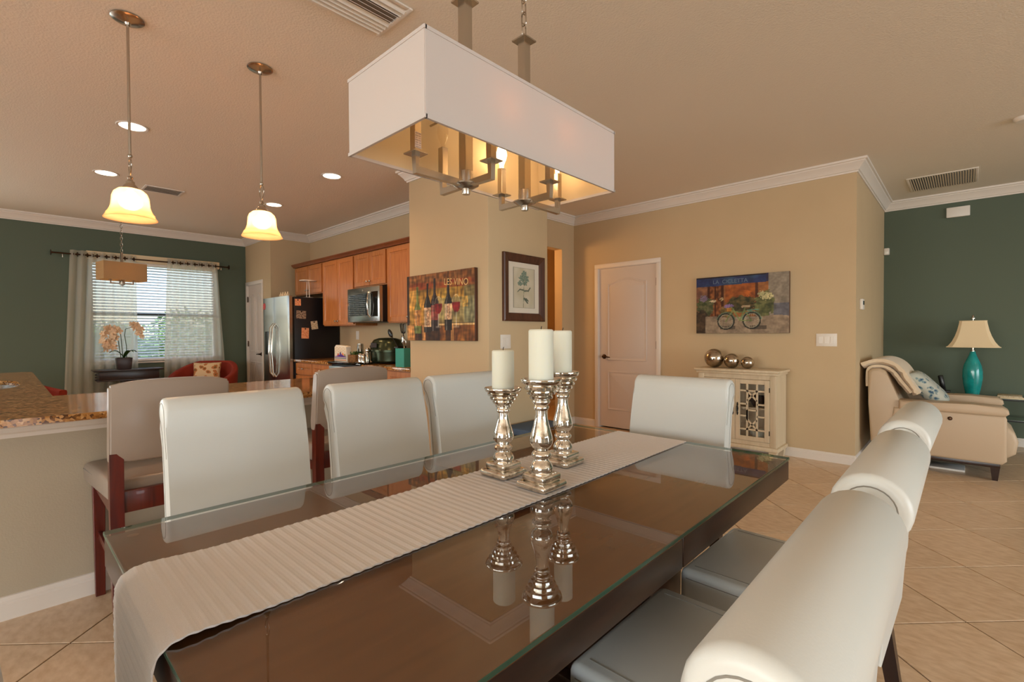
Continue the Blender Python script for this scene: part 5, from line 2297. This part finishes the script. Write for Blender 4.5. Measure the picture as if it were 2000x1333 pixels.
pr1 = smoothp([(-.33, .67), (-.40, .77), (-.455, .86), (-.52, .90), (-.60, .905), (-.662, .875), (-.668, .78), (-.665, .70)])
obj('under_fold', drape(pr1, RY0+.07, RY1-.1, .048, 'f', 10), 'throw_cloth', th, smooth=60)
pr2 = smoothp([(-.278, .665), (-.34, .775), (-.405, .895), (-.495, .955), (-.60, .960), (-.705, .915)])
obj('upper_fold', drape(pr2, RY0+.05, RY1-.14, .062, 'f', 12, .012, 4), 'throw_cloth', th, smooth=60)

t = thing('throw_pillow', 'blue and white patterned cushion lying against the recliner back', 'cushion', (-.235, 5.90, .60))
def cushion_bm(w, h, d, n=14):
    bm = BM()
    g = [[None]*(n+1) for _ in range(n+1)]
    g2 = [[None]*(n+1) for _ in range(n+1)]
    for i in range(n+1):
        for j in range(n+1):
            u, v = -1+2*i/n, -1+2*j/n
            k = ((1-u**4)*(1-v**4))**.5
            pin = 1-.06*(1-abs(u*v))*(abs(u)**6+abs(v)**6)
            x, z = u*w/2*pin, v*h/2*pin
            g[i][j] = bm.verts.new((x, -d/2*k, z))
            g2[i][j] = g[i][j] if i in (0, n) or j in (0, n) else bm.verts.new((x, d/2*k, z))
    for i in range(n):
        for j in range(n):
            bm.faces.new((g[i][j], g[i+1][j], g[i+1][j+1], g[i][j+1]))
            bm.faces.new((g2[i][j+1], g2[i+1][j+1], g2[i+1][j], g2[i][j]))
    return bm


obj('cover', cushion_bm(.44, .40, .15), 'blue_cloth', t, smooth=60)
t.location = (-.245, 5.86, .675)
t.rotation_euler = (0, R(-38), R(90))
t.rotation_euler = (R(-42), 0, R(90))

t = thing('flat_box', 'flat white board lying on the floor under the recliner', 'board', (-.10, 5.70, .0))
bm = BM()
box(bm, -.12, .11, -.10, .12, .0005, .018, .003)
obj('board', bm, 'white_plastic', t)

t = thing('side_table', 'dark framed glass side table behind the recliner with the lamp on it', 'table', (.14, 6.93, 0))
bm = BM()
for x in (-.38, .38):
    for y in (-.2, .2):
        box(bm, x-.010, x+.010, y-.010, y+.010, 0, .535)
obj('leg', bm, 'black_metal', t)
lg = t.children[-1]
bpy.data.objects.remove(lg)
for x in (-.38, .38):
    for y in (-.2, .2):
        bm = BM()
        box(bm, x-.010, x+.010, y-.010, y+.010, 0, .535)
        obj('leg', bm, 'black_metal', t)
for z_ in (.527, .325):
    bm = BM()
    for (a, b, c, d) in ((-.39, .39, -.21, -.19), (-.39, .39, .19, .21), (-.39, -.37, -.19, .19), (.37, .39, -.19, .19)):
        box(bm, a, b, c, d, z_-.006, z_+.006)
    fr_ = obj('shelf_frame', bm, 'black_metal', t)
    bm = BM()
    box(bm, -.385, .385, -.205, .205, z_+.0062, z_+.0122)
    obj('glass_shelf', bm, 'shelf_glass', fr_, smooth=0)
TZ = .5395
t = thing('table_lamp', 'table lamp with a turquoise glass bottle base and a cream bell shade', 'lamp', (.062, 6.95, TZ))
bm = BM()
lathe(bm, [(0, 0), (.052, 0), (.055, .01), (.060, .04), (.074, .12), (.080, .19), (.079, .25), (.070, .31), (.052, .36), (.034, .405), (.024, .44), (.022, .455), (0, .455)], 36)
obj('base', bm, 'teal_glass', t, smooth=60)
bm = BM()
lathe(bm, [(0, .455), (.018, .455), (.018, .463), (.010, .47), (.010, .50), (0, .50)], 16)
tube(bm, [(0, 0, .49), (0, 0, .80)], .004, 6)
lathe(bm, [(0, .795), (.02, .795), (.02, .803), (.008, .808), (.011, .822), (.004, .834), (0, .836)], 14)
obj('stem', bm, 'nickel', t)
bm = BM()
prof = [(.208, .500), (.188, .523), (.165, .560), (.142, .615), (.124, .675), (.112, .735), (.106, .772)]
rings = []
n = 4
for rad, z_ in prof:
    ring_ = []
    for q in range(4):
        a = PI/4+q*PI/2
        b = PI/4+(q+1)*PI/2
        A = Vector((math.cos(a), math.sin(a)))*rad*1.30
        B = Vector((math.cos(b), math.sin(b)))*rad*1.30
        for w in (.10, .5, .90):
            p = A.lerp(B, w)
            ring_.append(bm.verts.new((p.x*1.06, p.y*.78, z_)))
    rings.append(ring_)
for A, B in zip(rings[:-1], rings[1:]):
    for i in range(12):
        j = (i+1) % 12
        bm.faces.new((A[i], A[j], B[j], B[i]))
obj('shade', bm, 'lamp_cream', t, smooth=25)
bm = BM()
for rad, z_ in ((.208, .500), (.106, .772)):
    pts = []
    for q in range(4):
        a = PI/4+q*PI/2
        b = PI/4+(q+1)*PI/2
        A = Vector((math.cos(a), math.sin(a)))*rad*1.30
        B = Vector((math.cos(b), math.sin(b)))*rad*1.30
        for w in (.10, .5, .90):
            p = A.lerp(B, w)
            pts.append((p.x*1.06, p.y*.78, z_))
    tube(bm, pts, .004, 6, closed=True)
obj('shade_trim', bm, 'lamp_cream', t)
t = thing('cordless_phone', 'black cordless handset standing in its base beside the lamp', 'phone', (-.155, 6.93, TZ))
bm = BM()
box(bm, -.05, .05, -.05, .05, 0, .035, .008)
obj('base', bm, 'black_plastic', t)
bm = BM()
box(bm, -.022, .022, -.014, .014, .02, .195, .008)
hs = obj('handset', bm, 'black_plastic', t)
hs.rotation_euler = (0, R(-10), 0)
for q, lb in enumerate(('lower of the two pale booklets on the glass side table', 'upper of the two pale booklets on the glass side table')):
    t = thing('booklet', lb, 'booklet', (.335-q*.004, 6.86, TZ+q*.0145), R(4-7*q), 'pale booklets on the side table')
    bm = BM()
    box(bm, -.085, .085, -.11, .11, .0002, .0135, .002)
    obj('cover', bm, 'tan_paper' if q else 'lamp_cream', t)

# bench by the pillar
t = thing('bench', 'low bench with a dark blue cushion against the pillar, seen between the candlesticks', 'bench', (-2.53, 3.0, 0))
bm = BM()
box(bm, -.19, .17, -.235, .26, .40, .452, .012, 3)
obj('seat_cushion', bm, 'navy_cloth', t)
bm = BM()
box(bm, -.185, .165, -.23, .255, .365, .40, .003)
obj('frame', bm, 'black_metal', t)
for x in (-.165, .145):
    for y in (-.21, .235):
        bm = BM()
        tbox(bm, x-.02, x+.02, y-.02, y+.02, 0, .367, .75)
        obj('leg', bm, 'black_metal', t)

# ------------------------------------------------------------------ breakfast nook
t = thing('console_table', 'dark carved console table under the nook window with the orchid on it', 'table', (-8.18, 1.16, 0))
hy_ = .335
bm = BM()
box(bm, -.16, .17, -hy_-.03, hy_+.03, .735, .757, .005)
obj('top', bm, 'dark_table', t)
bm = BM()
box(bm, -.14, .15, -hy_+.02, hy_-.02, .625, .735, .003)
obj('apron', bm, 'dark_table', t)
bm = BM()
for z_ in (.63, .665, .70):
    lathe(bm, [(0, -.012), (.012, -.006), (.014, 0), (.012, .006), (0, .012)], 10, c=(.10, -hy_-.005, z_))
    box(bm, .09, .11, -hy_+.0, -hy_+.022, z_-.006, z_+.006)
obj('carving', bm, 'dark_table', t)
bm = BM()
box(bm, -.15, .16, -hy_, hy_, .608, .626, .004)
obj('lower_moulding', bm, 'dark_table', t)
bm = BM()
lathe(bm, [(0, .06), (.06, .06), (.075, .10), (.05, .16), (.065, .30), (.045, .42), (.07, .54), (.09, .58), (.09, .61), (0, .61)], 20)
obj('pedestal', bm, 'dark_table', t, smooth=50)
bm = BM()
box(bm, -.13, .13, -.16, .16, 0, .065, .008)
obj('plinth', bm, 'dark_table', t)

t = thing('orchid_plant', 'potted orchid with pale peach blossoms in a dark square pot on the console', 'plant', (-8.14, 1.11, .7575))
bm = BM()
prism(bm, [(-.07, 0), (.07, 0), (.083, .15), (-.083, .15)], 'X', -.075, .075, .004)
obj('pot', bm, 'dark_pot', t, smooth=30)
bm = BM()
box(bm, -.068, .068, -.07, .07, .13, .152)
obj('soil', bm, 'soil', t)
stems = [[(0, -.03, .15), (0, -.045, .28), (.01, -.06, .42), (.02, -.11, .50), (.03, -.19, .50)],
         [(0, .03, .15), (0, .03, .30), (.01, .01, .45), (.02, .02, .53), (.03, .10, .56), (.03, .18, .52)],
         [(0, -.01, .15), (0, -.02, .33), (0, -.03, .47)]]
for s_ in stems:
    bm = BM()
    tube(bm, smoothp(s_, 0) if False else s_, .0042, 6)
    obj('stem', bm, 'stem', t, smooth=60)
rnd = random.Random(11)
for q in range(7):
    an = [-2.2, -1.2, .2, 1.1, 2.0, -1.7, 1.5][q]
    L = rnd.uniform(.12, .17)
    bm = BM()
    d_ = Vector((math.cos(an)*.35, math.sin(an), 0)).normalized()
    sd = Vector((-d_.y, d_.x, 0))
    prev = None
    for k in range(7):
        u = k/6
        w = .034*math.sin(PI*min(1, .12+u*.88))**.8
        c_ = d_*(L*u)+Vector((0, 0, .15+.11*math.sin(u*2.2)-.02*u))
        row = [bm.verts.new(c_-sd*w+Vector((0, 0, .006))), bm.verts.new(c_), bm.verts.new(c_+sd*w+Vector((0, 0, .006)))]
        if prev:
            for i in range(2):
                bm.faces.new((prev[i], prev[i+1], row[i+1], row[i]))
        prev = row
    obj('leaf', bm, 'leaf_green', t, smooth=60)


def blossom_bm():
    bm = BM()
    for k in range(5):
        a = PI/2+k*2*PI/5
        d_ = Vector((0, math.cos(a), math.sin(a)))
        s_ = Vector((0, -d_.z, d_.y))
        big = 1.25 if k in (1, 4) else 1
        p = [Vector((.002, 0, 0)), d_*.018+s_*.011*big+Vector((.006, 0, 0)), d_*.034+s_*.012*big+Vector((.008, 0, 0)), d_*.042+Vector((.004, 0, 0)),
             d_*.034-s_*.012*big+Vector((.008, 0, 0)), d_*.018-s_*.011*big+Vector((.006, 0, 0))]
        bm.faces.new([bm.verts.new(x) for x in p])
    return bm


bmsh = None
spots_ = []
for q in range(24):
    u = (q % 13)/12
    spots_.append((.03+rnd.uniform(-.02, .03), -.10-.12*rnd.random()-.02*math.sin(q), .53-.25*u+rnd.uniform(-.02, .02)))
for q in range(13):
    u = (q % 8)/7
    spots_.append((.03+rnd.uniform(-.02, .03), .10+.10*u+rnd.uniform(-.03, .03)*1.0, .58-.17*u*u+rnd.uniform(-.02, .02)))
for q in range(3):
    spots_.append((.02, -.04+.05*rnd.uniform(-1, 1), .50+.04*rnd.random()))
for q, p in enumerate(spots_):
    if bmsh is None:
        b_ = obj('blossom', blossom_bm(), 'petal', t, smooth=0)
        bmsh = b_.data
    else:
        b_ = bpy.data.objects.new('blossom', bmsh)
        COL.objects.link(b_)
        b_.parent = t
    b_.location = p
    b_.rotation_euler = (rnd.uniform(-.6, .6), rnd.uniform(-.4, .4), rnd.uniform(-1.0, .7))
    b_.scale = [rnd.uniform(.95, 1.25)]*3


def tub_chair(label, loc, rotz):
    """barrel chair; open side faces +x"""
    t_ = thing('barrel_chair', label, 'chair', loc, rotz, 'rust red barrel chairs of the nook')
    bm_ = BM()
    n_ = 44
    rings_ = []
    for i in range(n_+1):
        a = R(38)+(2*PI-R(76))*i/n_
        k = .5-.5*math.cos(2*PI*i/n_)
        top = .575+.245*min(1, k*1.15)**.9
        sec = []
        for rad, z_ in ((.40, .14), (.415, .40), (.43, top-.03), (.424, top-.006), (.405, top), (.375, top), (.356, top-.008), (.350, top-.035), (.335, .42), (.33, .14)):
            sec.append(bm_.verts.new((rad*math.cos(a), rad*math.sin(a)*1.0, z_)))
        rings_.append(sec)
    for A_, B_ in zip(rings_[:-1], rings_[1:]):
        for q_ in range(10):
            bm_.faces.new((A_[q_], A_[(q_+1) % 10], B_[(q_+1) % 10], B_[q_]))
    bm_.faces.new(list(reversed(rings_[0])))
    bm_.faces.new(rings_[-1])
    obj('shell', bm_, 'red_velvet', t_, smooth=60)
    bm_ = BM()
    lathe(bm_, [(0, .14), (.325, .14), (.327, .40), (.325, .45), (.30, .468), (0, .475)], 40)
    obj('seat_cushion', bm_, 'red_velvet', t_, smooth=50)
    for q_ in range(4):
        a = PI/4+q_*PI/2
        bm_ = BM()
        lathe(bm_, [(0, 0), (.014, 0), (.022, .14), (0, .14)], 10, c=(.29*math.cos(a), .29*math.sin(a), 0))
        obj('leg', bm_, 'espresso_leg', t_)
    return t_


tub_chair('rust red barrel chair with a floral cushion, right of the console table', (-7.86, 1.955, 0), R(-40))
tub_chair('rust red barrel chair at the left, half hidden by the granite worktop', (-7.45, .12, 0), R(75))
t = thing('floral_cushion', 'cream and orange floral cushion in the right red chair', 'cushion', (-7.985, 2.03, .66), R(50))
obj('cover', cushion_bm(.36, .30, .12), 'floral_cloth', t, smooth=60)
t.rotation_euler = (R(-14), 0, R(58))

t = thing('small_chandelier', 'small tan rectangular chandelier hanging in front of the nook window', 'chandelier', (-7.69, 1.045, 0), R(10.4))
bm = BM()
sx_, sy_, z0_, z1_ = .127, .22, 1.89, 2.108
th_ = .002
for (a, b, c, d) in ((-sx_, sx_, -sy_-th_, -sy_+th_), (-sx_, sx_, sy_-th_, sy_+th_), (-sx_-th_, -sx_+th_, -sy_, sy_), (sx_-th_, sx_+th_, -sy_, sy_)):
    box(bm, a, b, c, d, z0_, z1_)
obj('shade', bm, 'shade_tan', t, smooth=0)
bm = BM()
tube(bm, [(0, 0, 1.84), (0, 0, 2.24)], .011, square=True)
obj('rod', bm, 'nickel', t)
bm = BM()
z_ = 2.24
q = 0
while z_ < CEIL-.03:
    pts = [((.012*math.cos(a*PI/6), 0, z_+.022+.022*math.sin(a*PI/6)) if q % 2 else (0, .012*math.cos(a*PI/6), z_+.022+.022*math.sin(a*PI/6))) for a in range(12)]
    tube(bm, pts, .003, 5, closed=True)
    z_ += .038
    q += 1
obj('chain', bm, 'nickel', t)
bm = BM()
lathe(bm, [(0, CEIL-.03), (.05, CEIL-.028), (.06, CEIL-.0005), (0, CEIL-.0005)], 24)
obj('canopy', bm, 'nickel', t)
bm = BM()
lathe(bm, [(0, 1.815), (.010, 1.815), (.012, 1.83), (.030, 1.84), (.030, 1.846), (.018, 1.85), (.018, 1.88), (0, 1.88)], 20)
obj('hub', bm, 'nickel', t)
for (dx, dy) in ((0, -.115), (0, .115), (-.07, 0), (.07, 0)):
    L = math.hypot(dx, dy)
    bm = BM()
    tube(bm, [(dx/L*.015, dy/L*.015, 1.855), (dx, dy, 1.855), (dx, dy, 1.90)], .006, square=True)
    box(bm, dx-.018, dx+.018, dy-.018, dy+.018, 1.892, 1.896)
    a_ = obj('arm', bm, 'nickel', t, smooth=30)
    bm = BM()
    lathe(bm, [(0, 0), (.011, 0), (.011, .06), (0, .06)], 12, c=(dx, dy, 1.897))
    obj('candle_sleeve', bm, 'nickel', a_)
point('nook_bulb', (-7.69, 1.045, 1.99), 1.2, (1.0, .66, .33), .04)
